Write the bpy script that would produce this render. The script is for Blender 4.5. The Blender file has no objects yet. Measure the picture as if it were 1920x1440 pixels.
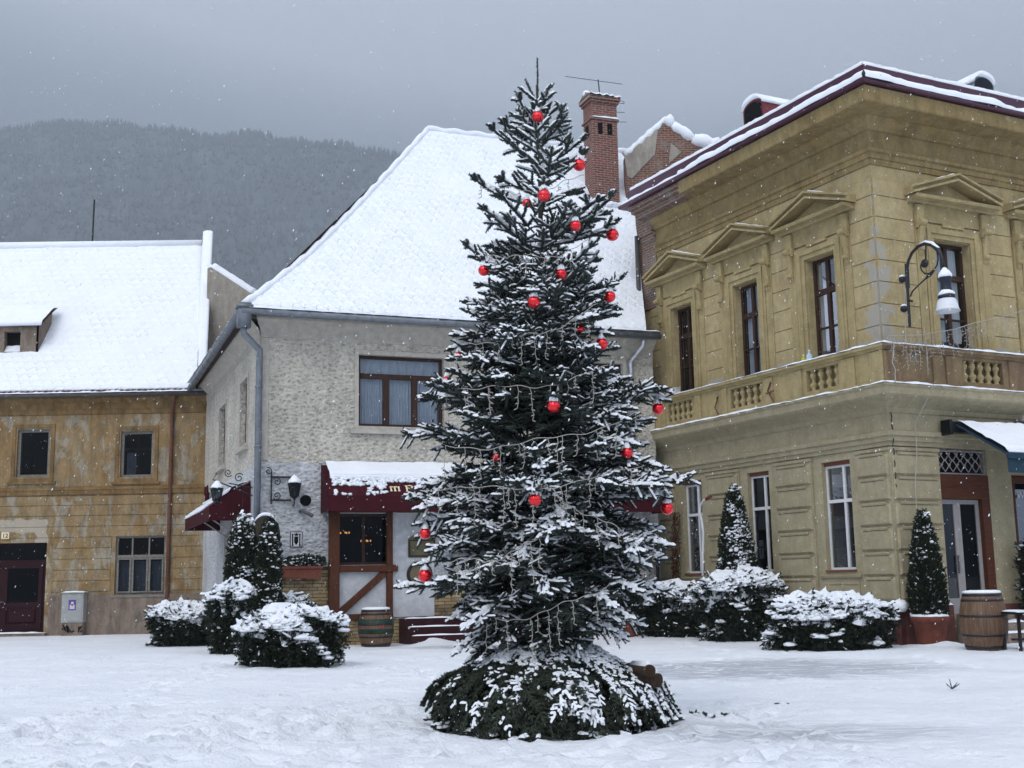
import bpy, math, random
import numpy as np
from mathutils import Vector, Matrix, noise as mnoise
random.seed(7); rng = np.random.default_rng(7)
SC = bpy.context.scene; COL = SC.collection
# ------------------------------------------------------------------ camera, sky, sun, exposure
RM = np.array([[0.99983683, -0.01806406, 0.0], [0.00290449, 0.16076205, 0.98698892], [-0.01782902, -0.98682787, 0.16078829]])
FPX = 2271.0; EYE = 1.5
cam = bpy.data.cameras.new('camera'); camo = bpy.data.objects.new('camera', cam); COL.objects.link(camo)
cam.sensor_width = 36; cam.lens = FPX / 1920 * 36; cam.clip_end = 12000; cam.clip_start = 0.05
mw = Matrix.Identity(4)
for i in range(3):
    mw[i][0] = RM[i, 0]; mw[i][1] = -RM[i, 1]; mw[i][2] = -RM[i, 2]
mw[2][3] = EYE
camo.matrix_world = mw; SC.camera = camo
W = bpy.data.worlds.new('World'); SC.world = W; W.use_nodes = True
SUN_EL, SUN_AZ = math.radians(48), math.radians(200)      # azimuth clockwise from +Y
def build_world():
    n = W.node_tree.nodes; l = W.node_tree.links; n.clear()
    out = n.new('ShaderNodeOutputWorld'); bg = n.new('ShaderNodeBackground'); bg2 = n.new('ShaderNodeBackground')
    sky = n.new('ShaderNodeTexSky'); sky.sky_type = 'NISHITA'; sky.sun_disc = False
    sky.sun_elevation = SUN_EL; sky.sun_rotation = SUN_AZ; sky.dust_density = 4; sky.air_density = 1.0
    hs = n.new('ShaderNodeHueSaturation'); hs.inputs['Saturation'].default_value = 0.45
    l.new(sky.outputs[0], hs.inputs['Color']); l.new(hs.outputs[0], bg.inputs['Color']); bg.inputs['Strength'].default_value = 0.05
    tc = n.new('ShaderNodeTexCoord'); sp = n.new('ShaderNodeSeparateXYZ'); l.new(tc.outputs['Generated'], sp.inputs[0])
    ns = n.new('ShaderNodeTexNoise'); ns.inputs['Scale'].default_value = 1.6; ns.inputs['Detail'].default_value = 3
    l.new(tc.outputs['Generated'], ns.inputs['Vector'])
    a = n.new('ShaderNodeMath'); a.operation = 'MULTIPLY_ADD'; a.inputs[1].default_value = 0.16; l.new(ns.outputs[0], a.inputs[0]); l.new(sp.outputs[2], a.inputs[2])
    b = n.new('ShaderNodeMath'); b.operation = 'MULTIPLY_ADD'; b.inputs[1].default_value = 0.10; l.new(sp.outputs[0], b.inputs[0]); l.new(a.outputs[0], b.inputs[2])
    cr = n.new('ShaderNodeValToRGB'); l.new(b.outputs[0], cr.inputs[0])
    e = cr.color_ramp.elements
    e[0].position = 0.39; e[0].color = (.27, .35, .49, 1)
    e[1].position = 0.50; e[1].color = (.84, .95, 1.15, 1)
    x = e.new(0.435); x.color = (.42, .525, .69, 1); x = e.new(.66); x.color = (.86, .96, 1.14, 1)
    x = e.new(1.0); x.color = (.66, .73, .86, 1)
    l.new(cr.outputs[0], bg2.inputs['Color']); bg2.inputs['Strength'].default_value = 1.0
    ad = n.new('ShaderNodeAddShader'); l.new(bg.outputs[0], ad.inputs[0]); l.new(bg2.outputs[0], ad.inputs[1]); l.new(ad.outputs[0], out.inputs[0])
build_world()
sl = bpy.data.lights.new('sun', 'SUN'); sl.energy = 0.5; sl.angle = math.radians(25); sl.color = (1, .97, .93)
so = bpy.data.objects.new('sun', sl); COL.objects.link(so)
sd = Vector((math.sin(SUN_AZ) * math.cos(SUN_EL), math.cos(SUN_AZ) * math.cos(SUN_EL), math.sin(SUN_EL)))
so.rotation_euler = (-sd).to_track_quat('-Z', 'Y').to_euler()
SC.view_settings.view_transform = 'Standard'; SC.view_settings.look = 'None'; SC.view_settings.gamma = 1.0
SC.view_settings.exposure = 0.16
# ------------------------------------------------------------------ rays from the surveyed camera (layout only)
def ray(x, y): return RM @ np.array([x - 960.0, y - 720.0, FPX])
def at_z(x, y, z=0.0):
    d = ray(x, y); return d * ((z - EYE) / d[2]) + [0, 0, EYE]
def at_y(x, y, Y):
    d = ray(x, y); return d * (Y / d[1]) + [0, 0, EYE]
class Frame:                                   # a vertical facade: u along it, n out of it, z up
    def __init__(s, o, u, n=None):
        s.o = np.array([o[0], o[1], 0.0]); s.u = np.array([u[0], u[1], 0.0]); s.u /= np.linalg.norm(s.u)
        if n is None:
            n = np.array([s.u[1], -s.u[0], 0.0])
            if n @ s.o > 0: n = -n
        s.n = np.array(n, float)
    def P(s, u, n, z): return s.o + s.u * u + s.n * n + np.array([0, 0, z])
    def px(s, x, y, n=0.0):
        d = ray(x, y); c = np.array([0, 0, EYE]); t = ((s.o + s.n * n - c) @ s.n) / (d @ s.n); p = c + d * t
        return float((p - s.o) @ s.u), float(p[2])
    def side(s, u): return Frame(s.P(u, 0, 0), s.n, s.u)          # plane square to the facade: u runs outward
LF = Frame((8.292, 26.597), (-0.4526, 0.8917)); RF = Frame((8.292, 26.597), (0.8917, 0.4526))
MF = Frame((-4.377, 30.872), (0.93763, 0.34762)); SF = Frame((-6.346, 30.142), (-0.35707, 0.93408))
HF = Frame((-13.542, 40.797), (1, 0))
# ------------------------------------------------------------------ node helper
class Mt:
    def __init__(s, name):
        s.m = bpy.data.materials.new(name); s.m.use_nodes = True; s.t = s.m.node_tree; s.n = s.t.nodes
        s.b = s.n['Principled BSDF']; s.tc = s.n.new('ShaderNodeTexCoord')
    def l(s, a, b): s.t.links.new(a, b)
    def S(s, **k):
        for a, v in k.items():
            inp = s.b.inputs[a.replace('_', ' ')]
            if hasattr(v, 'is_linked'): s.l(v, inp)
            else: inp.default_value = (*v, 1) if isinstance(v, tuple) and len(v) == 3 else v
        return s
    def coord(s, sc=(1, 1, 1), rz=0.0, gen=False):
        m = s.n.new('ShaderNodeMapping'); m.vector_type = 'POINT'; m.inputs['Rotation'].default_value = (0, 0, rz)
        s.l(s.tc.outputs['Generated' if gen else 'Object'], m.inputs[0])
        if sc == (1, 1, 1): return m.outputs[0]
        q = s.n.new('ShaderNodeVectorMath'); q.operation = 'MULTIPLY'; q.inputs[1].default_value = sc; s.l(m.outputs[0], q.inputs[0]); return q.outputs[0]
    def xz(s, rz=0.0, kz=1.0, kx=1.0):
        c = s.coord((1, 1, 1), rz); sp = s.n.new('ShaderNodeSeparateXYZ'); s.l(c, sp.inputs[0])
        cb = s.n.new('ShaderNodeCombineXYZ'); s.l(s.math('MULTIPLY', sp.outputs[0], kx), cb.inputs[0]); s.l(s.math('MULTIPLY', sp.outputs[2], kz), cb.inputs[1]); return cb.outputs[0]
    def sep(s, v):
        sp = s.n.new('ShaderNodeSeparateXYZ'); s.l(v, sp.inputs[0]); return sp.outputs
    def noise(s, scale, detail=4, rough=.55, dist=0, vec=None):
        x = s.n.new('ShaderNodeTexNoise'); x.inputs['Scale'].default_value = scale; x.inputs['Detail'].default_value = detail
        x.inputs['Roughness'].default_value = rough; x.inputs['Distortion'].default_value = dist
        s.l(vec if vec is not None else s.tc.outputs['Object'], x.inputs['Vector']); return x.outputs[0]
    def vor(s, scale, vec=None, feature='F1', out=0, rnd=1.0):
        x = s.n.new('ShaderNodeTexVoronoi'); x.feature = feature; x.inputs['Scale'].default_value = scale; x.inputs['Randomness'].default_value = rnd
        s.l(vec if vec is not None else s.tc.outputs['Object'], x.inputs['Vector']); return x.outputs[out]
    def brick(s, vec, c1, c2, mortar, bw, rh, ms=.01, off=.5, smooth=.1):
        x = s.n.new('ShaderNodeTexBrick'); s.l(vec, x.inputs['Vector']); x.offset = off
        x.inputs['Color1'].default_value = (*c1, 1); x.inputs['Color2'].default_value = (*c2, 1); x.inputs['Mortar'].default_value = (*mortar, 1)
        x.inputs['Scale'].default_value = 1; x.inputs['Mortar Size'].default_value = ms; x.inputs['Mortar Smooth'].default_value = smooth
        x.inputs['Brick Width'].default_value = bw; x.inputs['Row Height'].default_value = rh; return x.outputs
    def ramp(s, v, *st):
        x = s.n.new('ShaderNodeValToRGB'); s.l(v, x.inputs[0]); e = x.color_ramp.elements
        while len(e) < len(st): e.new(.5)
        for k, (p, c) in enumerate(st):
            e[k].position = p; e[k].color = (c, c, c, 1) if not isinstance(c, tuple) else (*c, 1)
        return x.outputs[0]
    def mix(s, f, a, b, mode='MIX'):
        x = s.n.new('ShaderNodeMix'); x.data_type = 'RGBA'; x.blend_type = mode
        for v, i in ((f, 0), (a, 6), (b, 7)):
            if hasattr(v, 'is_linked'): s.l(v, x.inputs[i])
            else: x.inputs[i].default_value = v if i == 0 else (*v, 1)
        return x.outputs[2]
    def math(s, op, a, b=0.0, c=0.0):
        x = s.n.new('ShaderNodeMath'); x.operation = op
        for i, v in enumerate((a, b, c)):
            if hasattr(v, 'is_linked'): s.l(v, x.inputs[i])
            else: x.inputs[i].default_value = v
        return x.outputs[0]
    def bump(s, h, strength=.4, dist=.02, prev=None):
        x = s.n.new('ShaderNodeBump'); x.inputs['Strength'].default_value = strength; x.inputs['Distance'].default_value = dist
        s.l(h, x.inputs['Height'])
        if prev is not None: s.l(prev, x.inputs['Normal'])
        s.l(x.outputs[0], s.b.inputs['Normal']); return x.outputs[0]
def plain(name, col, rough=.6, metal=0.0, var=.25, scale=6, bump=.2, spec=None):
    m = Mt(name); n = m.noise(scale, 5, .6)
    m.S(Base_Color=m.mix(m.ramp(n, (.3, 0.0), (.72, 1.0)), tuple(c * (1 - var) for c in col), tuple(min(1, c * (1 + var * .7)) for c in col)), Roughness=rough, Metallic=metal)
    if bump: m.bump(m.noise(scale * 9, 4), bump, .006)
    m.b.inputs['Specular IOR Level'].default_value = spec if spec is not None else (.5 if metal else .14)
    return m.m
SNOWC = (.86, .89, .93)
def snow_mat(name, tile=None, dim=1.0, rz=0.0, bare=0.0, kz=1.27, tilecol=(.10, .06, .045)):
    m = Mt(name); n1 = m.noise(2.2, 6, .6); base = m.mix(m.ramp(n1, (.3, 0.0), (.7, 1.0)), tuple(x * dim for x in (.80, .835, .885)), tuple(x * dim for x in SNOWC))
    col = base; p = m.bump(m.noise(9, 5, .6), .5, .03); p = m.bump(m.noise(60, 3), .25, .006, p)
    if tile:
        v = m.xz(rz, kz); x, y, _ = m.sep(v)
        # rows of scale tiles showing through: rounded tongues, every second row shifted
        row = m.math('DIVIDE', y, tile[1]); fr = m.math('FRACT', row); half = m.math('MULTIPLY', m.math('MODULO', m.math('FLOOR', row), 2.0), .5)
        cx = m.math('FRACT', m.math('ADD', m.math('DIVIDE', x, tile[0]), half)); cx = m.math('ABSOLUTE', m.math('SUBTRACT', cx, .5))
        h = m.math('ADD', fr, m.math('MULTIPLY', m.math('MULTIPLY', cx, cx), 2.2)); h = m.math('FRACT', m.math('MULTIPLY', h, .999))
        soft = m.ramp(h, (0.0, 0.0), (.35, .75), (.8, 1.0), (1.0, .3))
        am = m.ramp(m.noise(1.1, 4, .6), (.35, .15), (.65, 1.0))
        p = m.bump(m.math('MULTIPLY', soft, am), .75, .05, p)
        if bare:
            lo = m.ramp(m.noise(7, 5, .7), (1 - bare - .06, 0.0), (1 - bare, 1.0)); edge = m.ramp(h, (.0, 1.0), (.10, 1.0), (.2, 0.0))
            col = m.mix(m.math('MULTIPLY', lo, edge), base, tilecol)
    m.S(Base_Color=col, Roughness=.75); m.b.inputs['Specular IOR Level'].default_value = .25
    return m.m
def plaster(name, c1, c2, c3, streak=.5, peel=.62, bump=.5, sc=1.0, mark=None, soot=None):
    m = Mt(name); big = m.noise(.9 * sc, 7, .65, .4)
    c = m.mix(m.ramp(big, (.36, 0.0), (.64, 1.0)), c1, c2)
    pn = m.noise(1.7 * sc, 8, .68, .25, m.coord((1, 1, .6))); pe = m.ramp(pn, (peel - .015, 0.0), (peel + .015, 1.0))
    c = m.mix(pe, c, c3)
    st = m.noise(3.2, 7, .68, .5, m.coord((1.3, 1.3, .34))); sr = m.ramp(st, (.34, 1.0 - streak), (.60, 1.0))
    c = m.mix(1.0, c, sr, 'MULTIPLY')
    fine = m.noise(26, 6, .7); c = m.mix(.4, c, m.ramp(fine, (.3, .45), (.7, 1.2)), 'MULTIPLY'); c = m.mix(.55, c, m.ramp(m.noise(4.5 * sc, 6, .7), (.3, .62), (.7, 1.12)), 'MULTIPLY')
    if mark: c = mark(m, c)
    if soot:
        sn = m.ramp(m.noise(1.3, 6, .7), (.55, 0.0), (.75, soot)); c = m.mix(sn, c, tuple(x * .35 for x in c1))
    m.S(Base_Color=c, Roughness=.9); m.b.inputs['Specular IOR Level'].default_value = .2
    p = m.bump(m.math('SUBTRACT', 1.0, pe), .6, .012); m.bump(m.noise(34, 6, .7), bump, .012, p); return m.m
def ochre_mark(m, c):   # the pale cement line troweled round the old doorway, lighter patches, dark damp band under the cornice
    x, y, z = m.sep(m.coord()); w = m.math('MULTIPLY', m.math('SUBTRACT', m.noise(3, 4), .5), .5)
    X = m.math('ADD', x, w); Z = m.math('ADD', z, w)
    a = m.math('LESS_THAN', m.math('ABSOLUTE', m.math('SUBTRACT', X, 12.05 - 13.54)), .2); a = m.math('MULTIPLY', a, m.math('LESS_THAN', Z, 3.75)); a = m.math('MULTIPLY', a, m.math('GREATER_THAN', Z, .9))
    b = m.math('LESS_THAN', m.math('ABSOLUTE', m.math('SUBTRACT', Z, 3.62)), .2); b = m.math('MULTIPLY', b, m.math('LESS_THAN', X, -1.3))
    f = m.math('MAXIMUM', a, b)
    return m.mix(m.math('MULTIPLY', f, .75), c, (.42, .38, .31))
def corner_mark(m, c):   # cement repairs and bare grey render down the corner
    x, y, z = m.sep(m.coord()); ox, oy = 8.292 - float(LF.P(1.5, -2, 0)[0]), 26.597 - float(LF.P(1.5, -2, 0)[1])
    dx = m.math('SUBTRACT', x, ox); dy = m.math('SUBTRACT', y, oy); d = m.math('SQRT', m.math('ADD', m.math('MULTIPLY', dx, dx), m.math('MULTIPLY', dy, dy)))
    n = m.noise(2.2, 6, .65, .4); w = m.math('MULTIPLY', m.math('SUBTRACT', n, .47), 2.6); lim = m.math('MULTIPLY_ADD', m.math('SUBTRACT', 9.6, z), .16, .02); f = m.math('LESS_THAN', m.math('ADD', d, w), lim)
    f2 = m.math('LESS_THAN', m.math('ADD', m.math('SUBTRACT', z, 6.5), m.math('MULTIPLY', n, .5)), .48); f = m.math('MULTIPLY', m.math('MAXIMUM', f, f2), m.math('LESS_THAN', z, 10.4))
    return m.mix(m.math('MULTIPLY', f, .8), c, (.34, .325, .29))
SN = snow_mat('snow'); SNTREE = snow_mat('snow_on_branches', dim=.92)
SN_LH = snow_mat('snow_on_scale_tiles', (.36, .34), 1.0, 0, .26); SN_M = snow_mat('snow_on_tile_rows', (.30, .36), 1.0, -math.atan2(.34762, .93763), .27, 1.3)
OCHRE = plaster('ochre_plaster', (.31, .195, .085), (.35, .265, .15), (.37, .32, .235), .42, .54, mark=ochre_mark, soot=.4)
OCHRE_TRIM = plaster('ochre_trim', (.24, .14, .055), (.28, .19, .09), (.36, .30, .2), .5, .66)
PLINTH = plaster('plinth_plaster', (.25, .19, .15), (.30, .24, .19), (.2, .17, .14), .4, .6)
YU = plaster('yellow_plaster', (.44, .345, .175), (.49, .40, .225), (.38, .35, .29), .2, .70, .4, soot=.4, mark=corner_mark)
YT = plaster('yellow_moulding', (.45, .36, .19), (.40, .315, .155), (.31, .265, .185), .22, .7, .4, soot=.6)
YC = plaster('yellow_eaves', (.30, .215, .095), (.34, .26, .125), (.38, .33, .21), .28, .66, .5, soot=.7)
YR = plaster('dark_parapet_plaster', (.24, .165, .10), (.28, .20, .105), (.27, .23, .18), .35, .62, .5)  # darker, browner plaster for the right facade's parapet
YL = plaster('khaki_plaster', (.37, .32, .205), (.40, .35, .23), (.58, .56, .52), .12, .775, .35)
GREYWALL = plaster('grey_render', (.36, .33, .28), (.41, .375, .32), (.30, .28, .25), .3, .66)
def stucco():
    m = Mt('rough_cast_stucco'); v = m.vor(9.5, m.coord((1, 1, 1.5)), 'SMOOTH_F1'); n = m.noise(10, 6, .62, .9)
    h = m.math('ADD', m.math('MULTIPLY', v, .9), m.math('MULTIPLY', n, 1.1)); hr = m.ramp(h, (.45, 0.0), (.95, 1.0))
    x, y, z = m.sep(m.coord()); k = m.ramp(m.math('ADD', z, m.math('MULTIPLY', m.math('SUBTRACT', m.noise(2.5, 4), .5), .35)), (0, 0.0), (1, 0.0))
    k = m.math('LESS_THAN', m.math('ADD', z, m.math('MULTIPLY', m.math('SUBTRACT', m.noise(3, 4), .5), .3)), 4.55)
    c = m.mix(k, (.64, .60, .52), (.64, .65, .67)); c2 = m.mix(k, (.31, .28, .22), (.39, .40, .42))
    c = m.mix(hr, c2, c); c = m.mix(.55, c, m.ramp(m.noise(.8, 7, .65), (.35, .65), (.65, 1.1)), 'MULTIPLY'); c = m.mix(.5, c, m.ramp(m.noise(2.5, 6, .65, .3, m.coord((1.2, 1.2, .25))), (.35, .7), (.6, 1.05)), 'MULTIPLY')
    m.S(Base_Color=c, Roughness=.9); p = m.bump(h, 1.0, .09); m.bump(m.noise(50, 4), .3, .008, p); return m.m
STUCCO = stucco(); RENDER = plain('pale_render_trim', (.43, .40, .35), .85, var=.2)
def brickmat(name, c1, c2, rz, old=.4):
    m = Mt(name); v = m.xz(rz); wob = m.noise(3, 3); b = m.brick(v, c1, c2, (.30, .25, .21), .25, .078, .009)
    c = m.mix(m.ramp(m.noise(2.0, 7, .7), (.5, 0.0), (.62, old)), b[0], (.22, .19, .16)); c = m.mix(.6, c, m.ramp(m.noise(14, 5), (.3, .5), (.7, 1.2)), 'MULTIPLY')
    m.S(Base_Color=c, Roughness=.95); p = m.bump(b[1], -.7, .012); m.bump(m.noise(40, 4), .4, .01, p); return m.m
ANG_M = math.atan2(.34762, .93763); ANG_L = math.atan2(-.8917, .4526); ANG_R = math.atan2(.4526, .8917)
BRICK = brickmat('chimney_brick', (.19, .055, .038), (.12, .04, .03), -ANG_M, .25); BRICK_S = brickmat('chimney_side_brick', (.19, .055, .038), (.12, .04, .03), -ANG_M - math.pi / 2, .25)
BRICK_G = brickmat('old_gable_brick', (.20, .07, .042), (.11, .045, .032), 0, .85); BRICK_L = brickmat('exposed_wall_brick', (.17, .08, .055), (.13, .085, .065), -ANG_L, .9)
def stone():
    m = Mt('ledge_stone'); b = m.brick(m.xz(-ANG_M), (.36, .26, .12), (.10, .07, .045), (.03, .022, .018), .36, .085, .008); b2 = m.brick(m.xz(-ANG_M), (.26, .20, .13), (.44, .33, .16), (.04, .03, .022), .23, .085, .007)
    c = m.mix(m.ramp(m.noise(2.4, 3), (.48, 0.0), (.54, 1.0)), b[0], b2[0]); m.S(Base_Color=c, Roughness=.85); p = m.bump(b[1], -.9, .03); m.bump(m.noise(18, 5), .5, .02, p); return m.m
STONE = stone()
def wood(name, col, rz=0, vert=True, rough=.6):
    m = Mt(name); n = m.noise(8, 6, .65, .6, m.coord((3, 3, .3) if vert else (.4, .4, 3))); m.S(Base_Color=m.mix(m.ramp(n, (.3, 0.0), (.7, 1.0)), tuple(c * .5 for c in col), col), Roughness=rough); m.b.inputs['Specular IOR Level'].default_value = .15; m.bump(n, .4, .01); return m.m
TIMBER = wood('brown_timber', (.105, .036, .017)); DARKWOOD = wood('dark_window_wood', (.055, .028, .02)); REDWOOD = wood('red_brown_panel', (.10, .032, .016), vert=False)
MAROON = plain('maroon_paint', (.022, .004, .007), .45); STEPM = plain('dark_red_step', (.035, .008, .011), .55)
AWN = plain('maroon_awning_canvas', (.045, .004, .009), .75, var=.2, scale=3); PLUM = plain('plum_sheet_metal', (.060, .014, .034), .4, .1, .12); REDM = plain('red_sheet_metal', (.13, .008, .015), .45, .1, .12)
ZINC = plain('grey_zinc', (.17, .19, .215), .5, .35); DARKPIPE = plain('old_dark_pipe', (.085, .08, .08), .6, .2); BRIGHTPIPE = plain('bright_zinc', (.55, .58, .62), .35, .6)
RUSTPIPE = plain('rusty_downpipe', (.13, .05, .03), .7, .1, .5, 3); IRON = plain('black_iron', (.012, .012, .016), .4, .3, .1); WHITEP = plain('white_frame_paint', (.62, .63, .64), .5, var=.08)
GREYP = plain('grey_frame_paint', (.30, .28, .28), .5, var=.1); OLDWOOD = plain('weathered_frame', (.20, .185, .165), .8, var=.35, scale=14); LINTEL = plain('brown_shutter_box', (.17, .065, .04), .7)
TERRA = plain('terracotta', (.155, .05, .034), .75, var=.3); ROOFT = plain('dark_roof_tile', (.09, .05, .04), .85); BARK = wood('bark', (.09, .06, .045), rough=.95)
NEEDLE = plain('spruce_needles', (.040, .052, .045), .65, var=.55, scale=5, bump=0, spec=.25); LEAF = plain('yew_leaves', (.016, .026, .014), .6, var=.6, scale=7, bump=0, spec=.25); THUJA = plain('thuja_leaves', (.018, .026, .013), .65, var=.6, scale=6, bump=0, spec=.2)
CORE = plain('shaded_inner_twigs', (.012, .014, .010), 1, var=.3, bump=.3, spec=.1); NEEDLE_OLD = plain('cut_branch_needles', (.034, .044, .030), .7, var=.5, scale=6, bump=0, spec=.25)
WIRE = plain('pale_cable', (.36, .34, .31), .5, var=.1, bump=0); CABINET = plain('grey_cabinet_paint', (.33, .34, .33), .5, var=.15); BLACK = plain('black_hole', (.004, .004, .005), .9, var=.1, bump=0)
GREYFAB = plain('grey_plastic_weave', (.15, .17, .20), .6); LAMPW = plain('white_enamel', (.66, .69, .72), .35, var=.06, bump=0); BOTTLE = plain('pale_blue_bottle', (.45, .58, .66), .3, bump=0); YELLOWCAP = plain('yellow_green_bottle', (.45, .45, .06), .4, bump=0)
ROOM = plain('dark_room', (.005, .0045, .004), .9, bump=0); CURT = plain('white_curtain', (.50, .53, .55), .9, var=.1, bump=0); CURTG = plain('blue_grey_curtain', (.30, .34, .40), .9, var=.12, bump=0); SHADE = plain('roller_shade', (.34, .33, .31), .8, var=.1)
CREAM = plain('cream_letter_paint', (.75, .66, .45), .6, bump=0); BLUE = plain('dark_blue_canvas', (.02, .045, .07), .8); GREENP = plain('dark_green_paint', (.02, .045, .035), .5)
PAPER = plain('printed_tile_white', (.55, .56, .58), .5, bump=0); VIOLET = plain('violet_print', (.10, .07, .30), .5, bump=0); REDP = plain('red_print', (.4, .04, .05), .5, bump=0)
def glass(name, tint=(.55, .6, .62), refl=.10):
    m = bpy.data.materials.new(name); m.use_nodes = True; n = m.node_tree.nodes; l = m.node_tree.links; n.clear()
    o = n.new('ShaderNodeOutputMaterial'); t = n.new('ShaderNodeBsdfTransparent'); t.inputs[0].default_value = (*tint, 1); g = n.new('ShaderNodeBsdfGlossy'); g.inputs['Roughness'].default_value = .02; g.inputs[0].default_value = (.9, .93, 1, 1)
    f = n.new('ShaderNodeLayerWeight'); f.inputs[0].default_value = .25; a = n.new('ShaderNodeMath'); a.operation = 'MULTIPLY_ADD'; a.inputs[1].default_value = .30; a.inputs[2].default_value = refl
    l.new(f.outputs['Fresnel'], a.inputs[0]); x = n.new('ShaderNodeMixShader'); l.new(a.outputs[0], x.inputs[0]); l.new(t.outputs[0], x.inputs[1]); l.new(g.outputs[0], x.inputs[2]); l.new(x.outputs[0], o.inputs[0]); return m
GLASS = glass('window_glass', (.84, .87, .89), .05); DGLASS = glass('dark_window_glass', (.28, .3, .32), .004)
def emis(name, col, st):
    m = Mt(name); m.S(Base_Color=col, Emission_Color=col, Emission_Strength=st); return m.m
BULB = emis('lit_bulb', (1, .45, .12), 2.0)
def bauble_mat():
    m = Mt('red_glass_bauble'); m.S(Base_Color=(.80, .012, .02), Roughness=.10, Metallic=.75); m.b.inputs['Coat Weight'].default_value = .6; return m.m
BAUB = bauble_mat()
def barrel_mat():
    m = Mt('oak_staves'); x, y, z = m.sep(m.coord()); an = m.math('ARCTAN2', y, x); st = m.math('FRACT', m.math('MULTIPLY', an, 26 / 6.2832)); gap = m.ramp(m.math('ABSOLUTE', m.math('SUBTRACT', st, .5)), (.44, 0.0), (.49, 1.0))
    n = m.noise(6, 5, .6, .5, m.coord((3, 3, .3))); c = m.mix(m.ramp(n, (.3, 0.0), (.7, 1.0)), (.06, .030, .015), (.17, .095, .045)); c = m.mix(gap, c, (.05, .025, .012)); m.S(Base_Color=c, Roughness=.6); m.bump(gap, -.5, .01); return m.m
OAK = barrel_mat(); OAKTOP = wood('oak_top', (.2, .1, .05))
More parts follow.
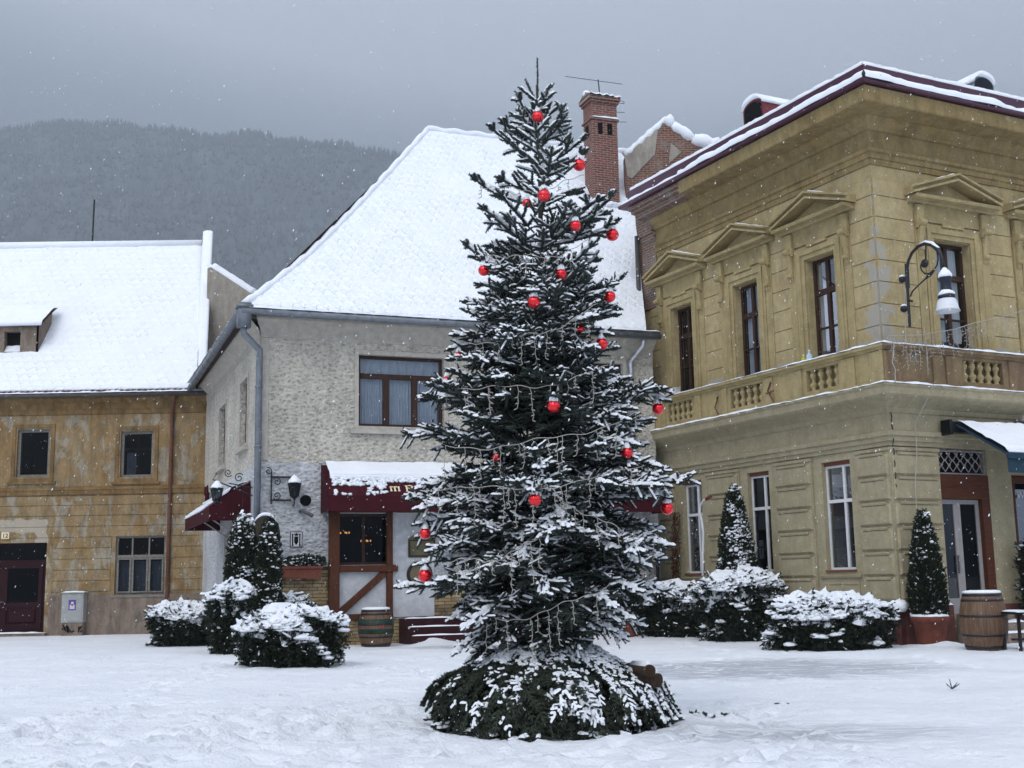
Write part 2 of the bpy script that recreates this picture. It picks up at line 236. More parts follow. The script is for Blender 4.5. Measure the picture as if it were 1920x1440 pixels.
# ------------------------------------------------------------------ mesh builder
class MB:
    def __init__(s): s.v = []; s.f = []
    def add(s, vs, fs):
        k = len(s.v); s.v.extend([tuple(map(float, p)) for p in vs]); s.f.extend([tuple(k + i for i in f) for f in fs]); return s
    def hexa(s, P): return s.add(P, [(0, 3, 2, 1), (4, 5, 6, 7), (0, 1, 5, 4), (1, 2, 6, 5), (2, 3, 7, 6), (3, 0, 4, 7)])
    def box(s, F, u0, u1, n0, n1, z0, z1): return s.hexa([F.P(u0, n0, z0), F.P(u1, n0, z0), F.P(u1, n1, z0), F.P(u0, n1, z0), F.P(u0, n0, z1), F.P(u1, n0, z1), F.P(u1, n1, z1), F.P(u0, n1, z1)])
    def chbox(s, F, u0, u1, n0, n1, z0, z1, c=.03):     # block with chamfered face
        a = [F.P(u0, n0, z0), F.P(u1, n0, z0), F.P(u1, n0, z1), F.P(u0, n0, z1)]; m = [F.P(u0, n1 - c, z0), F.P(u1, n1 - c, z0), F.P(u1, n1 - c, z1), F.P(u0, n1 - c, z1)]
        b = [F.P(u0 + c, n1, z0 + c), F.P(u1 - c, n1, z0 + c), F.P(u1 - c, n1, z1 - c), F.P(u0 + c, n1, z1 - c)]
        return s.add(a + m + b, [(i + o, (i + 1) % 4 + o, (i + 1) % 4 + o + 4, i + o + 4) for o in (0, 4) for i in range(4)] + [(8, 9, 10, 11)])
    def prof(s, F, ua, ub, pr, cap=True):               # profile of (n, z) swept along u; ua / ub may be functions of n (mitres)
        fa = ua if callable(ua) else (lambda n: ua); fb = ub if callable(ub) else (lambda n: ub); N = len(pr)
        vs = [F.P(fa(n), n, z) for n, z in pr] + [F.P(fb(n), n, z) for n, z in pr]
        fs = [(i, (i + 1) % N, (i + 1) % N + N, i + N) for i in range(N)]
        if cap: fs += [tuple(range(N)), tuple(range(2 * N - 1, N - 1, -1))]
        return s.add(vs, fs)
    def prism(s, pts, vec):
        N = len(pts); v = np.array(vec, float); vs = [np.array(p, float) for p in pts] + [np.array(p, float) + v for p in pts]
        return s.add(vs, [tuple(range(N)), tuple(range(2 * N - 1, N - 1, -1))] + [(i, (i + 1) % N, (i + 1) % N + N, i + N) for i in range(N)])
    def tube(s, pts, r, seg=8, cap=True):
        pts = [np.array(p, float) for p in pts]; N = len(pts); rs = r if hasattr(r, '__len__') else [r] * N; vs = []; ref = None
        for i, p in enumerate(pts):
            t = pts[min(i + 1, N - 1)] - pts[max(i - 1, 0)]; t /= (np.linalg.norm(t) + 1e-9)
            if ref is None: ref = np.array([0, 0, 1.]) if abs(t[2]) < .9 else np.array([1., 0, 0])
            a = ref - t * (ref @ t); a /= (np.linalg.norm(a) + 1e-9); b = np.cross(t, a); ref = a
            for k in range(seg):
                q = 2 * math.pi * k / seg; vs.append(p + (a * math.cos(q) + b * math.sin(q)) * rs[i])
        fs = [(i * seg + k, i * seg + (k + 1) % seg, (i + 1) * seg + (k + 1) % seg, (i + 1) * seg + k) for i in range(N - 1) for k in range(seg)]
        if cap: fs += [tuple(range(seg))[::-1], tuple(range((N - 1) * seg, N * seg))]
        return s.add(vs, fs)
    def lathe(s, c, pr, seg=20, jit=0.0):
        vs = []; c = np.array(c, float)
        for r, z in pr:
            for k in range(seg):
                q = 2 * math.pi * k / seg; rr = r * (1 + (random.random() - .5) * jit); vs.append(c + [rr * math.cos(q), rr * math.sin(q), z + (random.random() - .5) * jit * .3])
        n = len(pr); fs = [(i * seg + k, i * seg + (k + 1) % seg, (i + 1) * seg + (k + 1) % seg, (i + 1) * seg + k) for i in range(n - 1) for k in range(seg)]
        fs += [tuple(range(seg))[::-1], tuple(range((n - 1) * seg, n * seg))]
        return s.add(vs, fs)
    def sphere(s, c, r, seg=16, sq=(1, 1, 1), jit=0.0):
        pr = [(max(1e-4, r * math.sin(math.pi * i / (seg // 2))), -r * math.cos(math.pi * i / (seg // 2))) for i in range(seg // 2 + 1)]; k = len(s.v); s.lathe((0, 0, 0), pr, seg, jit)
        for i in range(k, len(s.v)): s.v[i] = (s.v[i][0] * sq[0] + c[0], s.v[i][1] * sq[1] + c[1], s.v[i][2] * sq[2] + c[2])
        return s
    def grid(s, fn, nu, nv):
        vs = [fn(i / nu, j / nv) for j in range(nv + 1) for i in range(nu + 1)]
        return s.add(vs, [(j * (nu + 1) + i, j * (nu + 1) + i + 1, (j + 1) * (nu + 1) + i + 1, (j + 1) * (nu + 1) + i) for j in range(nv) for i in range(nu)])
    def wall(s, F, u0, u1, z0, z1, holes, n=0.0, depth=.25):    # wall sheet with real openings and their reveals
        us = sorted({u0, u1, *[h[0] for h in holes], *[h[1] for h in holes]}); zs = sorted({z0, z1, *[h[2] for h in holes], *[h[3] for h in holes]})
        us = [u for u in us if u0 <= u <= u1]; zs = [z for z in zs if z0 <= z <= z1]
        for a, b in zip(us, us[1:]):
            for c, d in zip(zs, zs[1:]):
                if any(h[0] < (a + b) / 2 < h[1] and h[2] < (c + d) / 2 < h[3] for h in holes): continue
                s.add([F.P(a, n, c), F.P(b, n, c), F.P(b, n, d), F.P(a, n, d)], [(0, 1, 2, 3)])
        for h in holes:
            a, b, c, d = h[:4]
            for p, q in (((a, c), (b, c)), ((b, c), (b, d)), ((b, d), (a, d)), ((a, d), (a, c))):
                s.add([F.P(p[0], n, p[1]), F.P(q[0], n, q[1]), F.P(q[0], n - depth, q[1]), F.P(p[0], n - depth, p[1])], [(0, 1, 2, 3)])
        return s
    def build(s, name, mat, parent=None, smooth=False, bevel=0):
        me = bpy.data.meshes.new(name); off = np.array(parent_loc(parent))
        me.from_pydata([tuple(np.array(p) - off) for p in s.v] if off.any() else s.v, [], s.f); me.materials.append(mat); me.update()
        import bmesh
        b = bmesh.new(); b.from_mesh(me); bmesh.ops.recalc_face_normals(b, faces=b.faces); b.to_mesh(me); b.free()
        if smooth: me.shade_smooth()
        o = bpy.data.objects.new(name, me); COL.objects.link(o)
        if parent is not None: o.parent = parent
        if bevel:
            md = o.modifiers.new('bevel', 'BEVEL'); md.width = bevel; md.segments = 1; md.limit_method = 'ANGLE'
        return o
def parent_loc(p):
    l = Vector((0, 0, 0))
    while p is not None: l = l + p.location; p = p.parent
    return l
def thing(name, label, cat, loc=(0, 0, 0), group=None):
    o = bpy.data.objects.new(name, None); COL.objects.link(o); o.location = tuple(map(float, loc)); o['label'] = label; o['category'] = cat
    if group: o['group'] = group
    return o
def tag(o, label, cat, group=None):
    o['label'] = label; o['category'] = cat
    if group: o['group'] = group
    return o
def npmesh(name, V, Fc, mat, parent=None, smooth=False):
    me = bpy.data.meshes.new(name); off = np.array(parent_loc(parent)); V = (V - off).astype(np.float32); Fc = Fc.astype(np.int32); k = Fc.shape[1]
    me.vertices.add(len(V)); me.vertices.foreach_set('co', V.ravel()); me.loops.add(Fc.size); me.loops.foreach_set('vertex_index', Fc.ravel())
    me.polygons.add(len(Fc)); me.polygons.foreach_set('loop_start', np.arange(0, Fc.size, k, dtype=np.int32)); me.polygons.foreach_set('loop_total', np.full(len(Fc), k, dtype=np.int32))
    if smooth: me.polygons.foreach_set('use_smooth', np.ones(len(Fc), dtype=bool))
    me.update(calc_edges=True); me.materials.append(mat); o = bpy.data.objects.new(name, me); COL.objects.link(o)
    if parent is not None: o.parent = parent
    return o
def fbm(p, o=4): return mnoise.fractal(Vector(p), 1.0, 2.0, o)
# ------------------------------------------------------------------ sprays of needles / leaves and the snow lying on them
def tpl_twig(seed, needles=22, body=True, wide=1.9, lw=.055):
    r = np.random.default_rng(seed); V = []; T = []
    if body:
        for t, q in ((0, .5), (.5, .8), (1, .3)):
            for k in range(5):
                a = 2 * math.pi * k / 5 + t; V.append((t, q * math.cos(a) * r.uniform(.85, 1.2), q * math.sin(a) * r.uniform(.85, 1.2)))
        for i in (0, 1):
            for k in range(5): a, b, c, d = i * 5 + k, i * 5 + (k + 1) % 5, i * 5 + 5 + (k + 1) % 5, i * 5 + 5 + k; T += [(a, b, c), (a, c, d)]
    for k in range(needles):
        t = r.uniform(0, .95); a = r.uniform(0, 2 * math.pi); w = r.uniform(.7, 1.2) * lw; h = wide * r.uniform(.7, 1.1) * (1 - .35 * t); i = len(V); dt = r.uniform(.08, .22)
        ca, sa = math.cos(a), math.sin(a); V += [(t - w, .2 * ca, .2 * sa), (t + w, .2 * ca - .3 * sa, .2 * sa + .3 * ca), (min(t + dt, 1.12), h * ca, h * sa)]; T.append((i, i + 1, i + 2))
    return np.array(V), np.array(T)
def tpl_snow(seed):
    r = np.random.default_rng(seed); V = []; T = []; S = [0, .12, .32, .52, .72, .9, 1.02]; A = [-.15, .3, .5, .7, 1.15]
    for i, t in enumerate(S):
        e = 0.25 if i in (0, len(S) - 1) else 1.0; w = r.uniform(.85, 1.35) * e; h = r.uniform(.7, 1.35) * e; sh = r.uniform(-.25, .25) * e
        for a in A:
            q = math.pi * a; V.append((t, w * math.cos(q) + sh, .35 + h * math.sin(q) if 0 < a < 1 else .35 - .25 * e))
    n = len(A)
    for i in range(len(S) - 1):
        for k in range(n - 1): a, b, c, d = i * n + k, i * n + k + 1, (i + 1) * n + k + 1, (i + 1) * n + k; T += [(a, b, c), (a, c, d)]
    return np.array(V), np.array(T)
def tpl_lump(seed):
    r = np.random.default_rng(seed); V = []; T = []; n = 7
    for j, (q, z) in enumerate(((.75, -.35), (1.0, .05), (.78, .55), (.35, .85))):
        for k in range(n): a = 2 * math.pi * k / n; s = r.uniform(.8, 1.25); V.append((q * math.cos(a) * s, q * math.sin(a) * s, z * r.uniform(.8, 1.2)))
    V.append((0, 0, 1.0)); V.append((0, 0, -.5))
    for j in range(3):
        for k in range(n): a, b, c, d = j * n + k, j * n + (k + 1) % n, (j + 1) * n + (k + 1) % n, (j + 1) * n + k; T += [(a, b, c), (a, c, d)]
    for k in range(n): T.append((21 + k, 21 + (k + 1) % n, 28)); T.append(((k + 1) % n, k, 29))
    return np.array(V), np.array(T)
TW = {'spruce': [tpl_twig(i, 26, True, 2.0, .06) for i in range(6)], 'leaf': [tpl_twig(20 + i, 26, False, 1.6, .10) for i in range(6)], 'thuja': [tpl_twig(40 + i, 20, False, 1.3, .16) for i in range(6)]}
SNT = [tpl_snow(60 + i) for i in range(8)]; LUT = [tpl_lump(80 + i) for i in range(8)]
def stamp(tpls, P, D, Ln, Ra, seed=0, roll=True):
    P, D, Ln, Ra = map(np.asarray, (P, D, Ln, Ra)); r = np.random.default_rng(seed); K = len(P); D = D / (np.linalg.norm(D, axis=1, keepdims=True) + 1e-9); which = r.integers(0, len(tpls), K); VV = []; TT = []; off = 0
    up = np.zeros_like(D); up[:, 2] = 1; vert = np.abs(D[:, 2]) > .97; up[vert] = [1, 0, 0]
    Z = up - D * (up * D).sum(1, keepdims=True); Z /= np.linalg.norm(Z, axis=1, keepdims=True); Y = np.cross(Z, D)
    if roll:
        a = r.uniform(0, 6.28, K)[:, None]; Y, Z = Y * np.cos(a) + Z * np.sin(a), Z * np.cos(a) - Y * np.sin(a)
    for i, (v, t) in enumerate(tpls):
        m = which == i
        if not m.any(): continue
        p, d, y, z, l, q = P[m], D[m], Y[m], Z[m], Ln[m], Ra[m]
        X = p[:, None] + d[:, None] * (v[None, :, 0:1] * l[:, None, None]) + (y[:, None] * v[None, :, 1:2] + z[:, None] * v[None, :, 2:3]) * q[:, None, None]
        n = len(p); TT.append((t[None] + (np.arange(n) * len(v))[:, None, None]).reshape(-1, 3) + off); VV.append(X.reshape(-1, 3)); off += n * len(v)
    return np.concatenate(VV), np.concatenate(TT)
class Spray:
    def __init__(s, kind, seed=0): s.k = kind; s.a = []; s.s = []; s.l = []; s.w = []; s.seed = seed
    def twig(s, p, d, L, r): s.a.append((*p, *d, L, r))
    def snow(s, p, d, L, r): s.s.append((*p, *d, L, r))
    def lump(s, p, r, sq=.6): s.l.append((*p, r, sq))
    def build(s, name, mat, parent, snowname='snow', smat=None, woodname=None):
        if s.a: A = np.array(s.a); npmesh(name, *stamp(TW[s.k], A[:, :3], A[:, 3:6], A[:, 6], A[:, 7], s.seed), mat, parent)
        VV = []; TT = []; off = 0
        if s.s: A = np.array(s.s); v, t = stamp(SNT, A[:, :3], A[:, 3:6], A[:, 6], A[:, 7], s.seed + 1, False); VV.append(v); TT.append(t); off = len(v)
        if s.l:
            A = np.array(s.l); r = np.random.default_rng(s.seed + 2); a = r.uniform(0, 6.28, len(A)); D = np.stack([np.cos(a), np.sin(a), np.zeros(len(A))], 1)
            # lumps: template is radial; scale z by squash
            w = r.integers(0, len(LUT), len(A))
            for i, (v, t) in enumerate(LUT):
                m = w == i
                if not m.any(): continue
                q = A[m]; ca, sa = D[m, 0][:, None], D[m, 1][:, None]; X = np.stack([q[:, 0:1] + q[:, 3:4] * (v[None, :, 0] * ca - v[None, :, 1] * sa), q[:, 1:2] + q[:, 3:4] * (v[None, :, 0] * sa + v[None, :, 1] * ca), q[:, 2:3] + q[:, 3:4] * q[:, 4:5] * v[None, :, 2]], 2)
                n = len(q); TT.append((t[None] + (np.arange(n) * len(v))[:, None, None]).reshape(-1, 3) + off); VV.append(X.reshape(-1, 3)); off += n * len(v)
        if VV: npmesh(snowname, np.concatenate(VV), np.concatenate(TT), smat or SNTREE, parent, True)
        if s.w and woodname:
            mb = MB()
            for pts, rr in s.w: mb.tube(pts, rr, 5)
            mb.build(woodname, BARK, parent, True)
# ------------------------------------------------------------------ ground
def nonuni(a, b, mid0, mid1, fine, grow=1.12):
    xs = list(np.arange(mid0, mid1, fine)); st = fine; x = xs[-1]
    while x < b: st *= grow; x += st; xs.append(x)
    st = fine; x = xs[0]; lo = []
    while x > a: st *= grow; x -= st; lo.append(x)
    return np.array(lo[::-1] + xs)
def ground():
    xs = nonuni(-3400, 3400, -9.5, 13, .075); ys = nonuni(-90, 3900, 7, 27, .085); X, Y = np.meshgrid(xs, ys); Z = np.zeros_like(X)
    for j in range(X.shape[0]):
        y = ys[j]
        if y > 70 or y < -5: continue
        for i in range(X.shape[1]):
            x = xs[i]
            if abs(x) > 40: continue
            f = 1.0 if y < 26 else max(.25, 1 - (y - 26) / 12)
            Z[j, i] = f * (.045 * fbm((x * .45, y * .45, 3), 3) + .018 * fbm((x * 2.2, y * 2.2, 9), 3) + .006 * fbm((x * 8, y * 8, 1), 2))
    r = np.random.default_rng(3); dents = []
    for path in range(34):           # lines of old half-filled footprints
        px, py = r.uniform(-9, 11), r.uniform(8.5, 24); a = r.uniform(-.9, .9) + (math.pi / 2 if r.random() < .45 else 0)
        for k in range(r.integers(5, 22)):
            px += math.cos(a) * .62; py += math.sin(a) * .62; a += r.uniform(-.15, .15); sd = (-1) ** k * .13
            dents.append((px - math.sin(a) * sd, py + math.cos(a) * sd, a, r.uniform(.05, .11) * (1.0 if px < 2 else .55)))
    for k in range(420): dents.append((r.uniform(-7, 3), r.uniform(8.5, 15), r.uniform(0, 3.14), r.uniform(.03, .085)))
    for x, y, a, dp in dents:
        i0, i1 = np.searchsorted(xs, [x - .5, x + .5]); j0, j1 = np.searchsorted(ys, [y - .5, y + .5]); dx = X[j0:j1, i0:i1] - x; dy = Y[j0:j1, i0:i1] - y
        u = (dx * math.cos(a) + dy * math.sin(a)) / .19; v = (-dx * math.sin(a) + dy * math.cos(a)) / .10; q = u * u + v * v; Z[j0:j1, i0:i1] += -dp * np.exp(-q * q) + dp * .45 * np.exp(-(q - 2.4) ** 2)
    for a0, b0, ang in ((-6, 10.5, .9), (-3.5, 9.8, 2.2), (3, 9.5, .2), (2.5, 13.5, 0.1)):    # shallow drag / wheel marks
        dx = X - a0; dy = Y - b0; u = dx * math.cos(ang) + dy * math.sin(ang); v = -dx * math.sin(ang) + dy * math.cos(ang); Z -= .022 * np.exp(-(v / .09) ** 2) * np.exp(-(u / 2.2) ** 4)
    # snow shovelled against the steps, the walls and the pots, and round the branch pile
    Z += .14 * np.exp(-(((X + 2.1) / .45) ** 2 + ((Y - 30.2) / .5) ** 2)) + .08 * np.exp(-((Y - 30.6 - .37 * (X + 2)) / .45) ** 2) * ((X > -2.2) & (X < 5)) + .1 * np.exp(-(((X - 8.95) / .35) ** 2 + ((Y - 26.0) / .35) ** 2))
    R = np.hypot(X - .30, Y - 12.95); Z += .05 * np.exp(-((R - 1.5) / .3) ** 2)
    V = np.stack([X.ravel(), Y.ravel(), Z.ravel()], 1); ny, nx = X.shape; I = np.arange(ny * nx).reshape(ny, nx)
    Fc = np.stack([I[:-1, :-1].ravel(), I[:-1, 1:].ravel(), I[1:, 1:].ravel(), I[1:, :-1].ravel()], 1)
    m = Mt('trodden_snow'); n1 = m.noise(.7, 6, .6); c = m.mix(m.ramp(n1, (.35, 0.0), (.65, 1.0)), (.79, .82, .87), (.87, .895, .93))
    # worn streaks where the paving shows dark through the tread
    st = m.noise(2.2, 6, .72, .4, m.coord((.55, 2.6, 1))); big = m.noise(.35, 3, .5, 0, m.coord((1, 1, 1)))
    gy = m.math('MULTIPLY', m.ramp(st, (.60, 0.0), (.70, 1.0)), m.ramp(big, (.46, 0.0), (.60, 1.0))); c = m.mix(m.math('MULTIPLY', gy, .5), c, (.36, .38, .42))
    gx, gyy, _ = m.sep(m.coord()); zn = 0
    def ell(cx, cy, rx, ry): a = m.math('DIVIDE', m.math('SUBTRACT', gx, cx), rx); b_ = m.math('DIVIDE', m.math('SUBTRACT', gyy, cy), ry); return m.math('SUBTRACT', 1.0, m.math('ADD', m.math('MULTIPLY', a, a), m.math('MULTIPLY', b_, b_)))
    zz = m.math('MAXIMUM', m.math('MAXIMUM', ell(4.2, 20.6, 3.4, 2.6), ell(-.6, 29.0, 2.6, .9)), m.math('MULTIPLY', ell(2.6, 12.2, 2.2, 1.0), .5)); zn = m.math('MULTIPLY', m.math('MAXIMUM', zz, 0.0), m.ramp(m.noise(2.4, 7, .75, .5, m.coord((.45, 3.2, 1))), (.42, 0.0), (.54, 1.0)))
    c = m.mix(m.math('MINIMUM', m.math('MULTIPLY', zn, 1.6), .8), c, (.38, .40, .44))
    sp = m.ramp(m.noise(26, 3, .6, 0, m.coord((.5, 1.4, 1))), (.74, 0.0), (.78, 1.0)); c = m.mix(m.math('MULTIPLY', sp, .35), c, (.30, .30, .31))
    m.S(Base_Color=c, Roughness=.7); m.b.inputs['Specular IOR Level'].default_value = .25
    p = m.bump(m.noise(3.5, 7, .66), .8, .10); p = m.bump(m.noise(16, 6, .68), .6, .03, p); m.bump(m.noise(120, 2), .2, .004, p)
    o = npmesh('ground', V, Fc, m.m, None, True); o['kind'] = 'structure'
ground()
# ------------------------------------------------------------------ forested hill beyond the roofs
def hill_h(x, y):
    x, y = x / 2.2, y / 2.2; rx = 1.0 / (1 + math.exp((x - 150) / 110)); c = 486 * (.42 + .58 * rx) * math.exp(-((y - 1250) / 430) ** 2 if y < 1250 else 0)
    return 2.2 * (c * (1 + .05 * fbm((x / 260, y / 260, 0), 4)) - 14 + (12 * fbm((x / 90, y / 90, 5), 3)))
def hill():
    mb = MB(); mb.grid(lambda s, t: (-2400 + 5200 * s, 730 + 2300 * t, hill_h(-2400 + 5200 * s, 730 + 2300 * t)), 90, 50)
    m = Mt('hazed_snowy_forest_floor'); m.S(Base_Color=m.mix(m.ramp(m.noise(.03, 6, .7), (.4, 0.0), (.6, 1.0)), (.12, .14, .17), (.20, .23, .27)), Roughness=1); o = mb.build('hills', m.m, None, True); o['kind'] = 'structure'  # distance haze painted into the floor colour as a blue-grey tint
    r = np.random.default_rng(11); V = []; T = []; k = 0
    for i in range(34000):
        y = r.uniform(940, 2800); x = r.uniform(-.62, .28) * y; h = r.uniform(9, 20) * (.7 + .3 * y / 2750); z = hill_h(x, y)
        if z < 60: continue
        w = h * r.uniform(.15, .24); n = 5; a0 = r.uniform(0, 6)
        for q in range(n): a = a0 + 6.283 * q / n; V.append((x + w * math.cos(a), y + w * math.sin(a), z + h * .06 * r.uniform(0, 2)))
        V.append((x + r.uniform(-.4, .4), y, z + h)); T += [(k + q, k + (q + 1) % n, k + n) for q in range(n)]; k += n + 1
    m = Mt('far_hazed_spruce_wood'); m.S(Base_Color=m.mix(m.ramp(m.noise(.05, 4, .7), (.42, 0.0), (.6, 1.0)), (.10, .12, .15), (.135, .158, .19)), Roughness=1)  # spruce colour shifted pale and bluish, so it carries haze itself
    o = npmesh('hillside_forest', np.array(V), np.array(T), m.m); o['kind'] = 'stuff'; tag(o, 'far snowy spruce forest on the hillside fading into mist', 'forest')
hill()
def haze():
    mb = MB(); mb.box(Frame((0, 0), (1, 0), (0, 1, 0)), -3000, 3000, -80, 3300, -70, 1180); m = bpy.data.materials.new('haze_air'); m.use_nodes = True; n = m.node_tree.nodes; l = m.node_tree.links; n.clear()
    o = n.new('ShaderNodeOutputMaterial'); v = n.new('ShaderNodeVolumePrincipled'); v.inputs['Density'].default_value = HAZE; v.inputs['Color'].default_value = (.86, .94, 1, 1); v.inputs['Anisotropy'].default_value = .2; l.new(v.outputs[0], o.inputs['Volume'])
    ob = mb.build('haze', m); ob['kind'] = 'stuff'; tag(ob, 'pale snowy mist filling the air up to the hill', 'haze')
HAZE = 0.00056
haze()
# ------------------------------------------------------------------ shared building bits
def snow_layer(fn, nu, nv, thick=.10, lip=.10, jag=.05, seed=0, edge=True, cell=1.4, rip=0):
    """thick snow lying on surface fn(s,t) (t=0 at the eave): returns a builder with a lumpy top and a rounded ragged lip"""
    mb = MB(); J = {}
    def f(s, t):
        if t < 0: return None
        p = np.array(fn(s, t)); e = min(1, t / .02) if edge else 1
        b = .035 * fbm((p[0] * cell, p[1] * cell, p[2] * cell + seed), 4) + .02 * fbm((p[0] * 5, p[1] * 5, p[2] * 5 + seed), 3)
        b += rip * max(0, 1 - t / .24) * math.sin(t * 6.2832 * 30) if rip else 0; return p + np.array([0, 0, thick * e + b])
    rows = []
    d0 = np.array(fn(.5, 0)) - np.array(fn(.5, .02)); d0[2] = 0; d0 /= np.linalg.norm(d0) + 1e-9
    for k, (o, dz) in enumerate(((0.0, -.02), (.6, .02), (1.0, .45), (.8, .85))):
        row = []
        for i in range(nu + 1):
            p = np.array(fn(i / nu, 0)); q = lip * (1 + .9 * fbm((p[0] * 3, p[1] * 3, seed), 3)) + jag * fbm((p[0] * 9, p[1] * 9, seed + 4), 2); row.append(p + d0 * o * q + np.array([0, 0, dz * thick - (.02 if k == 0 else 0)]))
        rows.append(row)
    for j in range(nv + 1): rows.append([f(i / nu, j / nv) for i in range(nu + 1)])
    vs = [p for r in rows for p in r]; n = nu + 1
    return mb.add(vs, [(j * n + i, j * n + i + 1, (j + 1) * n + i + 1, (j + 1) * n + i) for j in range(len(rows) - 1) for i in range(nu)])
def ledge_snow(mb, F, ua, ub, n0, n1, z, h=.05, step=.12):     # lumpy strip of snow lying along a ledge
    N = max(2, int(abs(ub - ua) / step)); sec = [(0, 0), (0, .8), (.25, 1), (.75, 1), (1, .55), (1.04, 0)]; vs = []
    for i in range(N + 1):
        u = ua + (ub - ua) * i / N; q = F.P(u, 0, z); hh = h * (1 + .7 * fbm((q[0] * 2.2, q[1] * 2.2, z), 3)) * (1 if 0 < i < N else .2); ww = 1 + .18 * fbm((q[0] * 5, q[1] * 5, z + 3), 2)
        vs += [F.P(u, n0 + (n1 - n0) * a * ww, z + hh * b) for a, b in sec]
    k = len(sec); mb.add(vs, [(i * k + a, i * k + a + 1, (i + 1) * k + a + 1, (i + 1) * k + a) for i in range(N) for a in range(k - 1)])
def fr(mb, F, u0, u1, z0, z1, w, n0, n1):        # rectangular frame of width w
    mb.box(F, u0, u0 + w, n0, n1, z0, z1).box(F, u1 - w, u1, n0, n1, z0, z1).box(F, u0 + w, u1 - w, n0, n1, z0, z0 + w).box(F, u0 + w, u1 - w, n0, n1, z1 - w, z1)
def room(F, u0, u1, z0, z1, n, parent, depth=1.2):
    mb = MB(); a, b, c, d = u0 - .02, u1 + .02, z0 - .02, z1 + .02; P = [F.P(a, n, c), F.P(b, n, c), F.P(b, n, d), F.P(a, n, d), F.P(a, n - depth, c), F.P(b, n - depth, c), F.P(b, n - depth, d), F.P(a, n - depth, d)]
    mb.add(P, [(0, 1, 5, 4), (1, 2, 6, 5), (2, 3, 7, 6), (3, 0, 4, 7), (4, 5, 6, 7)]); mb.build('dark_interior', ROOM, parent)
def curtain(F, u0, u1, z0, z1, n, parent, mat, folds=9, amp=.03, name='curtain'):
    mb = MB(); ph = random.random() * 6
    mb.grid(lambda s, t: F.P(u0 + (u1 - u0) * s, n + amp * math.sin(s * folds * 6.283 + ph + .6 * math.sin(t * 3 + s * 9)) * (.5 + .5 * (1 - t)), z0 + (z1 - z0) * t), folds * 8, 6); mb.build(name, mat, parent, True)
def window(F, u0, u1, z0, z1, n, parent, fmat, bars_u=(), bars_z=(), w=.07, t=.06, gl=GLASS, curtains=(), cm=CURT, name='window', subw=.035, label=None, depth=1.2):
    mb = MB(); fr(mb, F, u0, u1, z0, z1, w, n - t, n)
    for u, ww, *zt in bars_u: mb.box(F, u - ww / 2, u + ww / 2, n - t + .004, n + .012, z0 + w - .003, zt[0] if zt else z1 - w + .003)
    for z, ww, a, b in bars_z: mb.box(F, u0 + w - .003 if a is None else a, u1 - w + .003 if b is None else b, n - t + .006, n + .016, z - ww / 2, z + ww / 2)
    o = mb.build(name, fmat, parent)
    if label: o['label'] = label
    g = MB(); g.add([F.P(u0 + .02, n - .03, z0 + .02), F.P(u1 - .02, n - .03, z0 + .02), F.P(u1 - .02, n - .03, z1 - .02), F.P(u0 + .02, n - .03, z1 - .02)], [(0, 1, 2, 3)]); g.build('pane', gl, o)
    room(F, u0, u1, z0, z1, n - t, o, depth)
    for c in curtains: curtain(F, c[0], c[1], c[2], c[3], n - t - .045, o, cm)
    return o
def text_mesh(name, s, F, u, n, z, size, mat, parent, depth=.006, flip=1):
    cu = bpy.data.curves.new(name + '_tmp', 'FONT'); cu.body = s; cu.size = size; cu.extrude = depth; cu.align_x = 'CENTER'; ob = bpy.data.objects.new('tmp', cu); COL.objects.link(ob)
    me = bpy.data.meshes.new_from_object(ob.evaluated_get(bpy.context.evaluated_depsgraph_get())); bpy.data.objects.remove(ob); off = np.array(parent_loc(parent))
    right = F.u * flip
    for v in me.vertices:
        p = F.P(u, n, z) + right * v.co.x + np.array([0, 0, v.co.y]) + F.n * v.co.z - off; v.co = Vector(p)
    me.materials.clear(); me.materials.append(mat); o = bpy.data.objects.new(name, me); COL.objects.link(o); o.parent = parent; return o
def gutter(mb, pts, r=.075):
    mb.tube(pts, r, 10)
